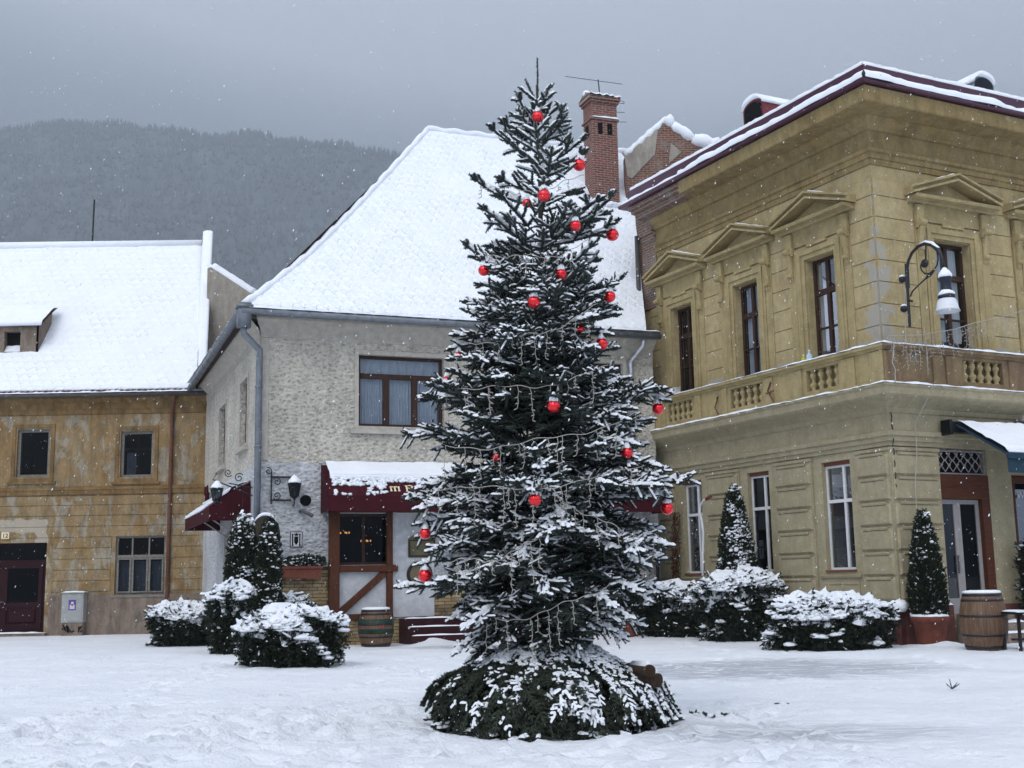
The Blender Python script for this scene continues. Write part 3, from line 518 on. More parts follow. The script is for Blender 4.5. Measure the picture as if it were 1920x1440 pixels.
# ================================================================== OCHRE HOUSE (left)
def ochre_house():
    F = HF; R = thing('ochre_house', 'weathered ochre two storey house with peeling plaster, snowy tiled roof and dark red door', 'house', F.P(-.8, 0, 0))
    U0, U1 = -9.0, 3.9; holes = [(-3.26, -2.16, 5.26, 6.88), (.25, 1.36, 5.2, 6.76), (.2, 1.86, 1.28, 3.22), (-5.3, -2.1, .1, 3.06)]
    MB().wall(F, U0, U1, 0.0, 8.0, holes, 0, .28).build('wall', OCHRE, R)
    b = MB()                                           # cornice, string course, window surrounds, rusticated courses
    b.prof(F, U0, U1, [(0.003, 7.35), (.05, 7.37), (.06, 7.5), (.12, 7.56), (.14, 7.72), (.3, 7.86), (.33, 7.99), (.003, 7.99)])
    b.prof(F, U0, U1, [(.003, 4.62), (.06, 4.64), (.08, 4.76), (.11, 4.8), (.1, 4.86), (.003, 4.92)])
    b.build('cornice', OCHRE_TRIM, R)
    b = MB(); zc = [4.6, 4.28, 3.93, 3.57, 3.21, 2.85, 2.49, 2.13, 1.77, 1.41]
    for z1, z0 in zip(zc, zc[1:]):
        segs = [(U0, -5.4), (-1.9, .06), (2.02, U1)] if z0 < 3.2 else [(U0, U1)]
        for a, c in segs: b.chbox(F, a + .004, c - .004, .003, .024, z0 + .008, z1 - .008, .009)
    b.build('rustic_course', OCHRE, R)
    b = MB()
    for h in holes[:2]: fr(b, F, h[0] - .17, h[1] + .17, h[2] - .17, h[3] + .17, .12, .003, .035); b.box(F, h[0] - .26, h[1] + .26, .003, .08, h[2] - .24, h[2] - .16)
    b.build('window_surround', OCHRE_TRIM, R)
    MB().box(F, -1.95, U1, .003, .07, 0, 1.3).build('plinth', PLINTH, R)
    for h, k in ((holes[0], 0), (holes[1], 1)):
        o = window(F, h[0], h[1], h[2], h[3], -.10, R, OLDWOOD, (), (), .09, .12, DGLASS, label='weathered grey window with bare dark opening' if k == 0 else 'weathered grey window with one white curtain behind')
        mb = MB(); 
        if k == 1:
            um = (h[0] + h[1]) / 2; mb.box(F, um - .05, um + .05, -.2, -.14, h[2] + .08, h[3] - .08).box(F, h[0] + .08, h[1] - .08, -.195, -.145, h[3] - .66, h[3] - .55); mb.build('inner_frame', DARKWOOD, o); curtain(F, h[0] + .16, um - .08, h[2] + .1, h[3] - .7, -.24, o, CURTG, 3, .01)
    h = holes[2]; o = window(F, h[0], h[1], h[2], h[3], -.08, R, OLDWOOD, ((.74, .05), (1.30, .05)), ((2.55, .10, None, None),), .06, .08, DGLASS, ((.26, 1.8, 1.4, 2.4),), CURTG, label='wide weathered ground floor window with grey casements')
    mb = MB()
    for a, c in ((.26, .72), (.76, 1.28), (1.32, 1.80)): fr(mb, F, a, c, 1.35, 2.49, .05, -.06, -.03)
    mb.build('casement', OLDWOOD, o); MB().box(F, .1, 1.96, .003, .1, 1.2, 1.275).build('sill', OLDWOOD, o)
    # double door with glazed upper panels
    d = MB(); d.box(F, -5.3, -2.1, -.22, -.16, .1, 3.06); 
    dm = d.build('door', MAROON, R); t = MB()
    for a in (-5.1, -3.55):
        c = a + 1.3; fr(t, F, a, c, .22, 2.36, .13, -.16, -.12); t.box(F, a + .13, c - .13, -.155, -.125, .95, 1.08); t.chbox(F, a + .18, c - .18, -.156, -.12, .4, .88, .05)
    t.box(F, -5.3, -2.1, -.155, -.09, 2.36, 2.46); t.build('door_frame', MAROON, dm)
    for a in (-5.1, -3.55): MB().box(F, a + .14, a + 1.16, -.158, -.150, 1.1, 2.22).build('door_pane', DGLASS, dm)
    MB().box(F, -5.2, -2.2, -.158, -.15, 2.5, 3.0).build('transom_pane', DGLASS, dm)
    MB().box(F, -3.62, -3.59, -.12, -.05, 1.1, 1.14).tube([F.P(-3.6, -.05, 1.12), F.P(-3.48, -.05, 1.12)], .012, 6).build('handle', ZINC, dm)
    MB().box(F, -5.4, -1.95, .0, .3, 0, .10).build('door_step', PLINTH, R)
    mb = MB(); ledge_snow(mb, F, -5.4, -1.95, .05, .33, .1, .04); mb.build('step_snow', SN, R)
    pl = MB().box(F, -3.62, -3.36, .05, .065, 3.2, 3.42).build('number_plate', CREAM, R); text_mesh('house_number', '12', F, -3.49, .069, 3.24, .2, BLACK, pl)
    # roof
    Zr, Dp, Ze = 14.85, 5.6, 8.12
    SK = lambda n: 2.86 + .232 * (n - .42)
    fn = lambda s, t: F.P(U0 + (SK(.42 - (Dp + .42) * t) - U0) * s, .42 - (Dp + .42) * t, Ze + (Zr - Ze) * (t if t > .12 else t * .85 + .018 * (t / .12)))
    rb = MB(); rb.grid(fn, 10, 12); rb.add([F.P(U0, .42, Ze - .06), F.P(2.86, .42, Ze - .06), F.P(SK(-Dp), -Dp, Zr - .3), F.P(U0, -Dp, Zr - .3)], [(0, 1, 2, 3)]); rb.prism([F.P(2.86, .42, Ze), F.P(SK(-Dp), -Dp, Zr), F.P(SK(-Dp - 6), -Dp - 6, Ze), ], -F.u * .05)
    rb.add([F.P(U0, -Dp, Zr), F.P(SK(-Dp), -Dp, Zr), F.P(SK(-Dp - 6), -Dp - 6, Ze), F.P(U0, -Dp - 6, Ze)], [(0, 1, 2, 3)])
    rf = rb.build('roof', ROOFT, R)
    snow_layer(fn, 190, 110, .09, .06, .03, 1).build('snow', SN_LH, rf, True)
    mb = MB()                                         # row of tile ends peeping out under the snow at the eave
    for i in range(60): u = U0 + (2.86 - U0) * (i + .5) / 60; mb.lathe(F.P(u, .50, Ze - .10), [(.085, 0), (.085, .07), (.02, .1)], 8)
    mb.build('tile_end', ROOFT, rf)
    mb = MB(); mb.tube([F.P(U0, -Dp, Zr + .12), F.P(SK(-Dp) - .06, -Dp, Zr + .06)], .16, 10); mb.build('ridge_snow', SN, rf, True)
    # verge parapet with its snow coping
    mb = MB(); mb.prism([F.P(2.8, .1, 8.3), F.P(SK(-Dp), -Dp, Zr + .45), F.P(SK(-Dp - .3), -Dp - .3, Zr + .45), F.P(SK(-Dp - 4), -Dp - 4, 8.0), F.P(2.8, .1, 8.0)], F.u * .26); vp = mb.build('verge_parapet', PLINTH, R)
    g2 = lambda s, t: F.P(SK(.1 - (Dp + .1) * t) - .06 + .38 * s, .1 - (Dp + .1) * t, 8.3 + (Zr + .45 - 8.3) * t)
    mb = MB(); k = 60; sec = [(0, -.05), (0, .09), (.3, .14), (.8, .13), (1, .08), (1.02, -.05)]; vs = []
    for i in range(k + 1):
        for a, bb in sec: p = g2(a, i / k); vs.append(p + np.array([0, 0, bb + .015 * math.sin(i * 1.7)]))
    mb.add(vs, [(i * 6 + a, i * 6 + a + 1, (i + 1) * 6 + a + 1, (i + 1) * 6 + a) for i in range(k) for a in range(5)]); mb.add(vs[-6:], [(0, 1, 2, 3, 4, 5)]); mb.build('coping_snow', SN, vp, True)
    mb = MB(); mb.add([F.P(3.0, .3, 8.02), F.P(3.6, .3, 8.04), F.P(3.6, -2.6, 8.95), F.P(2.4, -2.6, 8.95)], [(0, 1, 2, 3)]); mb.build('valley_snow', SN, rf)
    # dormer at the picture's left edge
    dz0 = lambda n: Ze + (Zr - Ze) * ((.42 - n) / (Dp + .42)); u0, u1 = -5.2, -3.08; n0 = -.95
    dm = MB(); zf0 = dz0(n0) - .1; zf1 = zf0 + 1.12; dm.wall(F, u0, u1, zf0, zf1, [(-4.3, -3.72, zf0 + .22, zf0 + .95)], n0, .3); dm.prism([F.P(u1, n0, zf0), F.P(u1, n0, zf1), F.P(u1, n0 - 1.15, zf1 + .75), F.P(u1, n0 - 1.1, zf0 + 1.2)], -F.u * .08); do = dm.build('dormer', PLINTH, R)
    MB().box(F, -4.3, -3.72, n0 - .3, n0 - .28, zf0 + .22, zf0 + .95).build('dormer_opening', BLACK, do)
    fd = lambda s, t: F.P(u0 + (u1 + .14 - u0) * s, n0 + .16 - 1.45 * t, zf1 + .02 + 1.05 * t - .12 * (t * t)); dr = MB().grid(fd, 4, 6).build('dormer_roof', ROOFT, do); snow_layer(fd, 50, 26, .12, .07, .03, 8).build('snow', SN, dr, True)
    mb = MB(); gutter(mb, [F.P(U0, .50, 7.98), F.P(3.3, .50, 7.96)], .085); g = mb.build('gutter', DARKPIPE, R, True); mb = MB(); ledge_snow(mb, F, U0, 3.25, .40, .60, 8.02, .05); mb.build('snow', SN, g, True)
    MB().tube([F.P(2.15, .46, 7.93), F.P(2.12, .4, 7.75), F.P(2.0, .1, 7.5), F.P(1.99, .1, 4.5), F.P(1.99, .1, .25)], .065, 10).build('downpipe', RUSTPIPE, R, True)
    MB().tube([F.P(-2.98, -Dp, Zr), F.P(-2.96, -Dp, Zr + 1.95)], .035, 6).build('roof_rod', IRON, R)
ochre_house()
def firewall():
    F = Frame((0, 43.6), (1, 0)); pts = [at_y(x, y, 43.6) for x, y in ((389, 503), (396, 501), (474, 552), (520, 585), (520, 760), (395, 760))]
    o = MB().prism(pts, (0, .45, 0)); R = thing('gable_wall', 'bare grey rendered gable wall rising between the two left roofs', 'wall', (pts[4][0] - .8, 43.6, 0)); 
    mb = MB().prism([pts[0], pts[1], pts[2], pts[3], np.array([pts[3][0], 43.6, 0]), np.array([pts[0][0], 43.6, 0])], (0, .45, 0)); mb.build('wall', GREYWALL, R)
    mb = MB()
    for a, b in ((0, 1), (1, 2), (2, 3)):
        A, B = pts[a], pts[b]; N = 1 if a == 0 else 14
        P = [A + (B - A) * i / N + np.array([0, .2, .03 + .03 * random.random()]) for i in range(N + 1)]; mb.tube(P, .20 if a else .12, 8)
    mb.build('coping_snow', SN, R, True)
firewall()
# ================================================================== STUCCO HOUSE (middle)
def stucco_house():
    F = MF; S = SF; UL, UR = -2.1, 8.95; R = thing('stucco_house', 'pale rough stucco house with a huge steep snow covered roof behind the tall christmas tree', 'house', F.P(3.4, -1, 0))
    H1 = (.42, 2.73, 5.53, 7.41); H2 = (6.35, 8.0, 5.75, 7.5); HW = (-.1, 1.25, 1.98, 3.28); HD = (3.3, 4.6, .6, 3.2)
    MB().wall(F, UL, UR, 0, 8.15, [H1, H2, HW, HD], 0, .22).build('wall', STUCCO, R)
    hs = [(2.05, 3.3, 5.28, 7.05), (6.3, 7.7, 5.15, 6.95), (3.6, 4.9, .1, 3.0)]
    MB().wall(S, 0, 11.41, 0, 8.15, hs, 0, .30).build('side_wall', STUCCO, R)
    b = MB(); mit = lambda n: UL - .55 * n                   # cornice cove under the gutter, corner bands
    pr = [(.003, 7.72), (.035, 7.74), (.04, 7.86), (.05, 7.9), (.07, 7.93), (.30, 8.16), (.31, 8.22), (.003, 8.22)]
    b.prof(F, mit, UR, pr, False); b.prof(S, lambda n: -.55 * n, 11.4, pr, False); b.box(F, UL + .003, UL + .2, .002, .03, 4.6, 7.72).box(S, .003, .22, .002, .03, .0, 7.72)
    b.build('cornice', RENDER, R)
    for h, k in ((H1, 0), (H2, 1)):
        b = MB(); w = .11; fr(b, F, h[0] - w, h[1] + w, h[2] - w, h[3] + w, w, .002, .03); 
        if k == 0: o = window(F, h[0], h[1], h[2], h[3], -.14, R, DARKWOOD, ((h[0] + .77, .16, h[3] - .5), (h[0] + 1.54, .16, h[3] - .5)), ((h[3] - .54, .13, None, None),), .08, .07, GLASS, ((h[0] + .1, h[0] + .76, h[2] + .05, h[3] - .5), (h[0] + .78, h[0] + 1.5, h[2] + .05, h[3] - .5), (h[0] + 1.55, h[1] - .1, h[2] + .05, h[3] - .5), (h[0] + .05, h[1] - .05, h[3] - .52, h[3] - .03)), CURTG, label='three casement window with wide transom and drawn blue grey curtains')
        else: o = window(F, h[0], h[1], h[2], h[3], -.14, R, DARKWOOD, (((h[0] + h[1]) / 2, .16),), (), .1, .07, DGLASS, ((h[0] + .1, h[1] - .1, h[2] + .05, h[3] - .1),), CURTG, label='dark window half hidden by the tree')
        b.build('surround', RENDER, o); MB().box(F, h[0] - .22, h[1] + .22, .002, .10, h[2] - .2, h[2] - .09).build('sill', RENDER, o)
    for h in hs[:2]:
        o = window(S, h[0], h[1], h[2], h[3], -.13, R, DARKWOOD, (((h[0] + h[1]) / 2, .08),), (), .08, .06, DGLASS); b = MB(); fr(b, S, h[0] - .1, h[1] + .1, h[2] - .1, h[3] + .1, .1, .002, .03); b.build('surround', RENDER, o); MB().box(S, h[0] - .16, h[1] + .16, .002, .14, h[2] - .2, h[2] - .1).build('sill', RENDER, o)
    h = hs[2]; o = window(S, h[0], h[1], h[2], h[3], -.2, R, DARKWOOD, (((h[0] + h[1]) / 2, .1),), ((.9, .1, None, None),), .1, .06, DGLASS, name='side_door')
    MB().box(S, 5.0, 5.9, .005, .05, .4, 3.0).build('notice_board', GREYP, R)
    # stone cladding and timber porch front
    b = MB(); 
    for a, c, z in ((UL + .01, -.36, 1.86), (-.36, 1.5, .62), (2.42, 3.2, 1.3), (4.7, UR, 1.5)):
        b.box(F, a, c, .003, .07, 0, z)
    b.box(S, .02, 3.4, .003, .07, 0, 1.86); st = b.build('stone_cladding', STONE, R)
    MB().box(F, UL, -.37, .004, .11, 1.862, 1.95).build('stone_cap', DARKWOOD, st)
    b = MB(); b.box(F, -.36, -.1, .075, .24, .45, 3.5).box(F, 1.14, 1.3, .02, .12, .66, 3.4).box(F, -.1, 1.42, .03, .17, 1.8, 1.97).box(F, -.1, 1.3, .03, .14, .62, .76).box(F, 4.6, 4.85, .075, .24, .0, 3.5).box(F, -.1, 4.6, .02, .12, 3.3, 3.45)
    A = F.P(-.08, .04, .78); B = F.P(1.1, .04, 1.78); d = (B - A) / np.linalg.norm(B - A); q = np.cross(d, F.n) * .085; b.prism([A - q, B - q, B + q, A + q], F.n * .08); b.build('timber_frame', TIMBER, R, bevel=.01)
    MB().box(F, -.1, 1.14, .003, .025, .76, 1.8).box(F, 1.3, 2.42, .003, .03, .66, 3.3).build('white_panel', plain('painted_grey_white_panel', (.50, .51, .53), .85, var=.2, scale=5, bump=.5), R)
    o = window(F, HW[0], HW[1], HW[2], HW[3], -.1, R, DARKWOOD, ((.58, .07),), (), .07, .06, DGLASS, label='dark porch window with small lit chandeliers inside')
    b = MB(); c1 = F.P(.18, -.7, 2.82); c2 = F.P(.85, -1.0, 2.62)
    for c, r, n in ((c1, .16, 6), (c2, .13, 5)):
        for i in range(n): a = 6.28 * i / n; b.sphere((c[0] + r * math.cos(a), c[1] + r * math.sin(a), c[2]), .02, 8, (1, 1, 1.5))
    b.build('chandelier', BULB, o)
    o = window(F, HD[0], HD[1], HD[2], HD[3], -.16, R, DARKWOOD, ((3.95, .1),), ((2.5, .1, None, None),), .1, .06, DGLASS, name='entrance_door')
    for k, (z, n) in enumerate(((.22, 1.25), (.42, .9), (.62, .55))):
        b = MB().box(F, 1.46, 5.0, .08, n, (0, .222, .422)[k], z); o = b.build('step', STEPM, R, bevel=.01); b = MB(); ledge_snow(b, F, 1.5, 4.95, n - .14, n + .01, z + .003, .025); b.build('snow', SN, o, True)
    # awnings
    def awning(Fr, u0, u1, top, mid, low, bot, name):
        b = MB(); b.prof(Fr, u0, u1, [(.02, top[1]), mid, low, bot, (bot[0] - .02, bot[1]), (low[0] - .03, low[1] - .02), (mid[0] - .02, mid[1] - .03), (.02, top[1] - .04)])
        for u in (u0, u1): b.prism([Fr.P(u, .02, top[1] + .03), Fr.P(u, mid[0], mid[1] + .02), Fr.P(u, low[0], low[1]), Fr.P(u, *bot), Fr.P(u, .02, bot[1])], Fr.u * (.012 if u == u0 else -.012))
        return b.build(name, AWN, R)
    aw = awning(F, -.55, 8.75, (0, 4.5), (.62, 4.12), (1.0, 3.66), (1.0, 3.28), 'awning')
    fa = lambda s, t: F.P(-.44 + 9.1 * s, .62 - .6 * t, 4.13 + .37 * t); snow_layer(fa, 90, 8, .11, .02, .01, 4).build('snow', SN, aw, True)
    b = MB()                                     # patchy crumbled snow sliding down the sloped front of the canvas
    for i in range(2400):
        u = random.uniform(-.40, 8.6); t = random.random(); dens = .25 + .75 * fbm((u * 1.3, t, 2), 3)
        if .96 < u < 1.76 and t < .78: continue
        if t < .35 and not (u < .1) and random.random() > .35: continue
        if dens < -.05 + (.3 if t < .55 else -.3): continue
        p = F.P(u, 1.0 - .38 * t, 3.68 + .46 * t); r = random.uniform(.025, .06); b.sphere(p + F.n * .01, r, 6, (1.3, 1, .6), .2)
    b.build('crumbled_snow', SN, aw, True)['kind'] = 'stuff'
    def letter(polys, u, z, sz, name):           # blackletter strokes painted on the sloped face
        b = MB(); nn = np.array([.46, 0, 0])
        def pt(x, y): t = y * sz; return F.P(u + x * sz, 1.004 - .38 * (z + t), 3.665 + .46 * (z + t))
        nv = F.n * .46 + np.array([0, 0, .38])
        for pl in polys: b.prism([pt(*q) for q in pl], nv * .012)
        return b.build(name, CREAM, aw)
    S1 = lambda x, w=.13: [[(x, .12), (x + w, .0), (x + w * 2, .12), (x + w * 1.5, .2), (x + w * 1.5, .8), (x + w * 2, .88), (x + w, 1), (x, .88), (x + w * .5, .8), (x + w * .5, .2)]]
    letter(S1(0) + S1(.34) + S1(.68) + [[(.1, .9), (.25, 1.02), (.42, .86), (.3, .8)], [(.44, .9), (.6, 1.02), (.76, .86), (.64, .8)]], 1.02, .24, .30, 'letter_m')
    letter([[(.0, .0), (.12, .08), (.3, .0), (.24, .15), (.24, 1.2), (.1, 1.3), (.02, 1.2), (.1, 1.1), (.1, .15)], [(.24, 1.2), (.5, 1.34), (.74, 1.15), (.74, .82), (.5, .68), (.24, .7), (.24, .8), (.48, .8), (.6, .9), (.6, 1.1), (.46, 1.2), (.24, 1.1)], [(.4, .7), (.56, .7), (.72, .2), (.86, .12), (.74, .0), (.58, .1)]], 1.42, .22, .30, 'letter_R')
    aw2 = awning(S, 1.2, 7.0, (0, 4.12), (.55, 3.9), (1.05, 3.5), (1.05, 3.16), 'side_awning')
    fa = lambda s, t: S.P(1.35 + 5.6 * s, .55 - .53 * t, 3.91 + .2 * t); snow_layer(fa, 60, 8, .09, .02, .01, 5).build('snow', SN, aw2, True)
    b = MB()
    for i in range(700):
        u = random.choice((random.uniform(2.9, 4.7), random.uniform(5.4, 6.9))); t = random.uniform(.02, .75) ** 1.2; p = S.P(u, 1.05 - .5 * t, 3.52 + .4 * t); b.sphere(p, random.uniform(.03, .06), 6, (1.2, 1.2, .6), .2)
    b.build('crumbled_snow', SN, aw2, True)['kind'] = 'stuff'
    b = MB(); 
    for u in (1.4, 3.0): b.tube([S.P(u, .05, 2.6), S.P(u, .95, 3.2)], .018, 6)
    b.build('awning_arm', GREYP, aw2)
    # roof: steep, bell-cast at the eave, hip at the left
    Ze, Zr, Dp = 8.36, 16.2, 6.2; prf = lambda t: Ze + (Zr - Ze) * (t * .80 + .20 * t * t if t < .3 else t - .042 * math.cos((t - .3) / .7 * math.pi / 2))
    def fn(s, t):
        n = .52 - (Dp + .52) * t; ul = -2.62 + (4.15 + 2.62) * t; return F.P(ul + (UR - .42 + 3.0 * t - ul) * s, n, prf(t))
    rb = MB(); rb.grid(fn, 14, 20); A = F.P(4.15, -Dp, Zr); rb.add([S.P(-.5, .5, Ze), S.P(11.4, .5, Ze - .3), A], [(0, 1, 2)]); rb.add([fn(0, 1), fn(1, 1), F.P(10.6, -13, 9), S.P(11.4, .5, Ze - .3)], [(0, 1, 2, 3)]); rf = rb.build('roof', ROOFT, R)
    snow_layer(fn, 210, 240, .10, .07, .05, 2, rip=.022).build('snow', SN_M, rf, True)
    b = MB(); 
    for i in range(46): u = -2.4 + 11.3 * (i + .5) / 46; b.box(F, u - .10, u + .10, .2, .57, Ze - .075, Ze - .02)
    b.build('tile_end', ROOFT, rf)
    b = MB(); P = [fn(0, t) + np.array([0, 0, .09]) for t in np.linspace(0, 1, 40)]
    b.tube([p + np.array([0, 0, .03 * math.sin(i * 2.1)]) for i, p in enumerate(P)], .09, 8); b.tube([fn(s, 1) + np.array([0, 0, .1 + .03 * math.sin(s * 60)]) for s in np.linspace(0, 1, 50)], .11, 8); b.build('ridge_snow', SN, rf, True)
    b = MB(); gutter(b, [F.P(-2.7, .62, 8.26), F.P(UR - .05, .62, 8.22)], .10); gt = b.build('gutter', ZINC, R, True); b = MB(); gutter(b, [S.P(-.55, .60, 8.25), S.P(11.3, .60, 8.08)], .10)
    for k in range(12): b.tube([S.P(k * .95, .60, 8.245 - .0145 * k), S.P(k * .95 + .05, .60, 8.245 - .0145 * k)], .115, 10)
    b.build('side_gutter', ZINC, R, True)
    b = MB(); ledge_snow(b, F, -2.5, UR - .1, .50, .72, 8.33, .035); b.build('snow', SN, gt, True); b = MB(); ledge_snow(b, S, .1, 11.2, .52, .68, 8.30, .03); b.build('snow', SN, gt, True)
    c = S.P(-.42, .5, 0) * .5 + F.P(-2.62, .62, 0) * .5; Fc = Frame(c, F.u); b = MB().box(Fc, -.16, .16, -.16, .16, 7.85, 8.46).box(Fc, -.2, .2, -.2, .2, 8.34, 8.40); b.tube([c + [0, 0, 7.9], c + [0, 0, 7.7], F.P(-2.16, .22, 7.35) , F.P(-2.16, .16, 6.9), F.P(-2.16, .16, 1.0)], .085, 12)
    for z in (6.4, 4.9): b.tube([F.P(-2.16, .16, z), F.P(-2.16, .16, z + .05)], .1, 12)
    b.build('corner_downpipe', ZINC, R, True)
    MB().tube([F.P(8.42, .55, 8.2), F.P(8.42, .5, 7.95), F.P(8.2, .12, 7.55), F.P(8.2, .12, 4.4)], .065, 10).build('bright_downpipe', BRIGHTPIPE, R, True)
    for z in (7.0, 5.4): MB().tube([F.P(8.2, .12, z), F.P(8.2, .12, z + .06)], .078, 10).build('pipe_clamp', IRON, R)
    # wall bits
    b = MB().tube([F.P(-.93, .003, 3.60), F.P(-.93, .02, 3.60)], .14, 20).build('vent_hole', BLACK, R)
    o = MB().box(F, -1.32, -1.0, .003, .03, 2.43, 2.83).build('crest_tile', PAPER, R); b = MB(); fr(b, F, -1.315, -1.005, 2.435, 2.825, .018, .028, .034)
    for u in (-1.265, -1.085): b.box(F, u, u + .03, .029, .035, 2.50, 2.74).box(F, u - .01, u + .04, .029, .036, 2.47, 2.50).box(F, u - .01, u + .04, .029, .036, 2.74, 2.765)
    b.prism([F.P(-1.21, .03, 2.70), F.P(-1.11, .03, 2.70), F.P(-1.11, .03, 2.56), F.P(-1.16, .03, 2.49), F.P(-1.21, .03, 2.56)], F.n * .006); b.prism([F.P(-1.2, .03, 2.72), F.P(-1.215, .03, 2.79), F.P(-1.185, .03, 2.76), F.P(-1.16, .03, 2.80), F.P(-1.135, .03, 2.76), F.P(-1.105, .03, 2.79), F.P(-1.12, .03, 2.72)], F.n * .006); b.build('crest_relief', BLACK, o)
    b = MB().box(F, -1.10, -1.05, .003, .10, 3.30, 3.36); A = F.P(-1.08, .12, 3.36); b.tube([A, A + F.u * .3 + F.n * .1 - np.array([0, 0, .16])], [.035, .05], 8); b.build('wall_camera', DARKPIPE, R)
    # flower-box shelf is a thing of its own; round brown shield signs on the white panel
    b = MB().prism([F.P(1.72, .035, 2.15), F.P(2.45, .035, 2.15), F.P(2.45, .035, 2.62), F.P(2.3, .035, 2.72), F.P(1.85, .035, 2.72), F.P(1.72, .035, 2.62)], F.n * .03); b.build('sign_board', plain('olive_sign_board', (.13, .12, .07), .6), R)
    b = MB(); fr(b, F, 1.74, 2.43, 2.17, 2.6, .03, .066, .075); b.build('sign_board_rim', DARKWOOD, R)
    b = MB(); c = F.P(2.02, .06, 1.72)
    Q = [c + F.u * math.cos(a) * .30 + np.array([0, 0, math.sin(a) * .30]) for a in np.linspace(0, 6.283, 25)]; b.tube(Q, .045, 8); b.build('barrel_lid_rim', IRON, R); MB().tube([c - F.n * .02, c + F.n * .02], .27, 24).build('barrel_lid', plain('barrel_lid_wood', (.17, .14, .08), .6), R)
    # chimney
    n0, n1 = -4.72, -4.05; cu0, cu1 = 9.12, 10.05; zb, zt = 13.6, 17.25
    ch = MB().box(F, cu0, cu1, n0, n1, zb, zt).box(F, cu0 - .05, cu1 + .05, n0 - .05, n1 + .05, 16.42, 16.50).box(F, cu0 - .05, cu1 + .05, n0 - .05, n1 + .05, 17.02, 17.12).box(F, cu0 - .10, cu1 + .10, n0 - .10, n1 + .10, 17.12, 17.25)
    ch.prism([F.P(cu0 - .1, n0 - .1, 17.25), F.P(cu0 - .1, n1 + .1, 17.25), F.P(cu0 - .1, (n0 + n1) / 2, 17.5)], F.u * .2); co = ch.build('chimney', BRICK, R, bevel=.012)
    for u in (9.34, 9.68): MB().box(F, u, u + .17, n1 - .02, n1 + .012, 15.95, 16.33).build('flue_opening', BLACK, co)
    MB().box(F, cu0 - .012, cu0 + .02, -4.55, -4.3, 15.9, 16.3).build('flue_opening', BLACK, co)
    b = MB(); ledge_snow(b, F, cu0 - .05, cu1 + .06, n1 - .0, n1 + .07, 16.5, .05); ledge_snow(b, F, cu0 - .12, cu1 + .12, n0 - .1, n1 + .12, 17.25, .10, .08); b.sphere(F.P(cu0 - .0, -4.4, 17.42), .14, 10, (1, 1.2, .8), .15); b.sphere(F.P(cu1 - .1, -4.4, 17.36), .13, 10, (1.3, 1.2, .8), .15)
    for i in range(50): u = random.uniform(cu0 - .1, cu1 + .25); b.sphere(F.P(u, n1 + random.uniform(0, .12), fn_z(prf, n1, Dp, .52) + random.uniform(0.02, .10)), random.uniform(.07, .14), 8, (1, 1, .6), .15)
    b.build('snow', SN, co, True)
    b = MB(); m0 = F.P(9.62, -4.4, 17.25); b.tube([m0, m0 + np.array([-.05, 0, .75])], .02, 6); m1 = m0 + np.array([-.12, 0, .72]); D = F.u * .97 + np.array([0, 0, .0]); b.tube([m1 - D * 1.15, m1 + D * 1.0], .011, 5)
    for z, L in ((-.18, .0), (.28, 0)): pass
    v = F.P(10.2, -5.0, 17.15)
    for dz, a, c in ((.42, .0, .55), (.34, .0, .58), (0.02, .0, .6), (-.32, .0, .65)): b.tube([v + F.u * a + [0, 0, dz], v + F.u * c + np.array([0, 0, dz + .05])], .010, 5)
    b.tube([v + F.u * .55 + [0, 0, .47], v + F.u * .60 + [0, 0, .43], v + F.u * .58 + [0, 0, .39]], .010, 5); b.tube([v + F.u * .05 + [0, 0, -.5], v + F.u * .05 + [0, 0, .6]], .015, 5); b.build('antenna', IRON, R)
def fn_z(prf, n, Dp, ov): return prf((ov - n) / (Dp + ov))
stucco_house()
def brick_gable():
    Y = 38.6; P = [at_y(x, y, Y) for x, y in ((1171, 293), (1250, 224), (1262, 236), (1300, 262), (1350, 276), (1350, 430), (1171, 430))]; R = thing('brick_gable', 'old crumbling brick gable wall with a snow coping between chimney and yellow building', 'wall', (P[5][0] - 1.2, Y, 0))
    MB().prism(P[:5] + [np.array([P[4][0], Y, 6.]), np.array([P[0][0], Y, 6.])], (0, .5, 0)).build('wall', BRICK_G, R)
    q = MB().prism([at_y(x, y, Y - .03) for x, y in ((1171, 293), (1210, 259), (1234, 240), (1228, 290), (1200, 318), (1185, 335), (1176, 330))], (0, .03, 0)); q.build('render_patch', GREYWALL, R)
    q = MB().prism([at_y(x, y, Y - .03) for x, y in ((1258, 268), (1278, 285), (1262, 300), (1254, 306))], (0, .03, 0)); q.build('render_patch', GREYWALL, R)
    b = MB()
    for (a, c, r) in ((0, 1, .10), (1, 2, .17), (2, 3, .16), (3, 4, .22)):
        A, B = P[a], P[c]; N = max(3, int(np.linalg.norm(B - A) / .12)); b.tube([A + (B - A) * i / N + np.array([0, .05, .05 + .025 * math.sin(i * 1.9 + a)]) for i in range(N + 1)], [r * random.uniform(.75, 1.3) for i in range(N + 1)], 8)
    b.build('coping_snow', SN, R, True)
brick_gable()
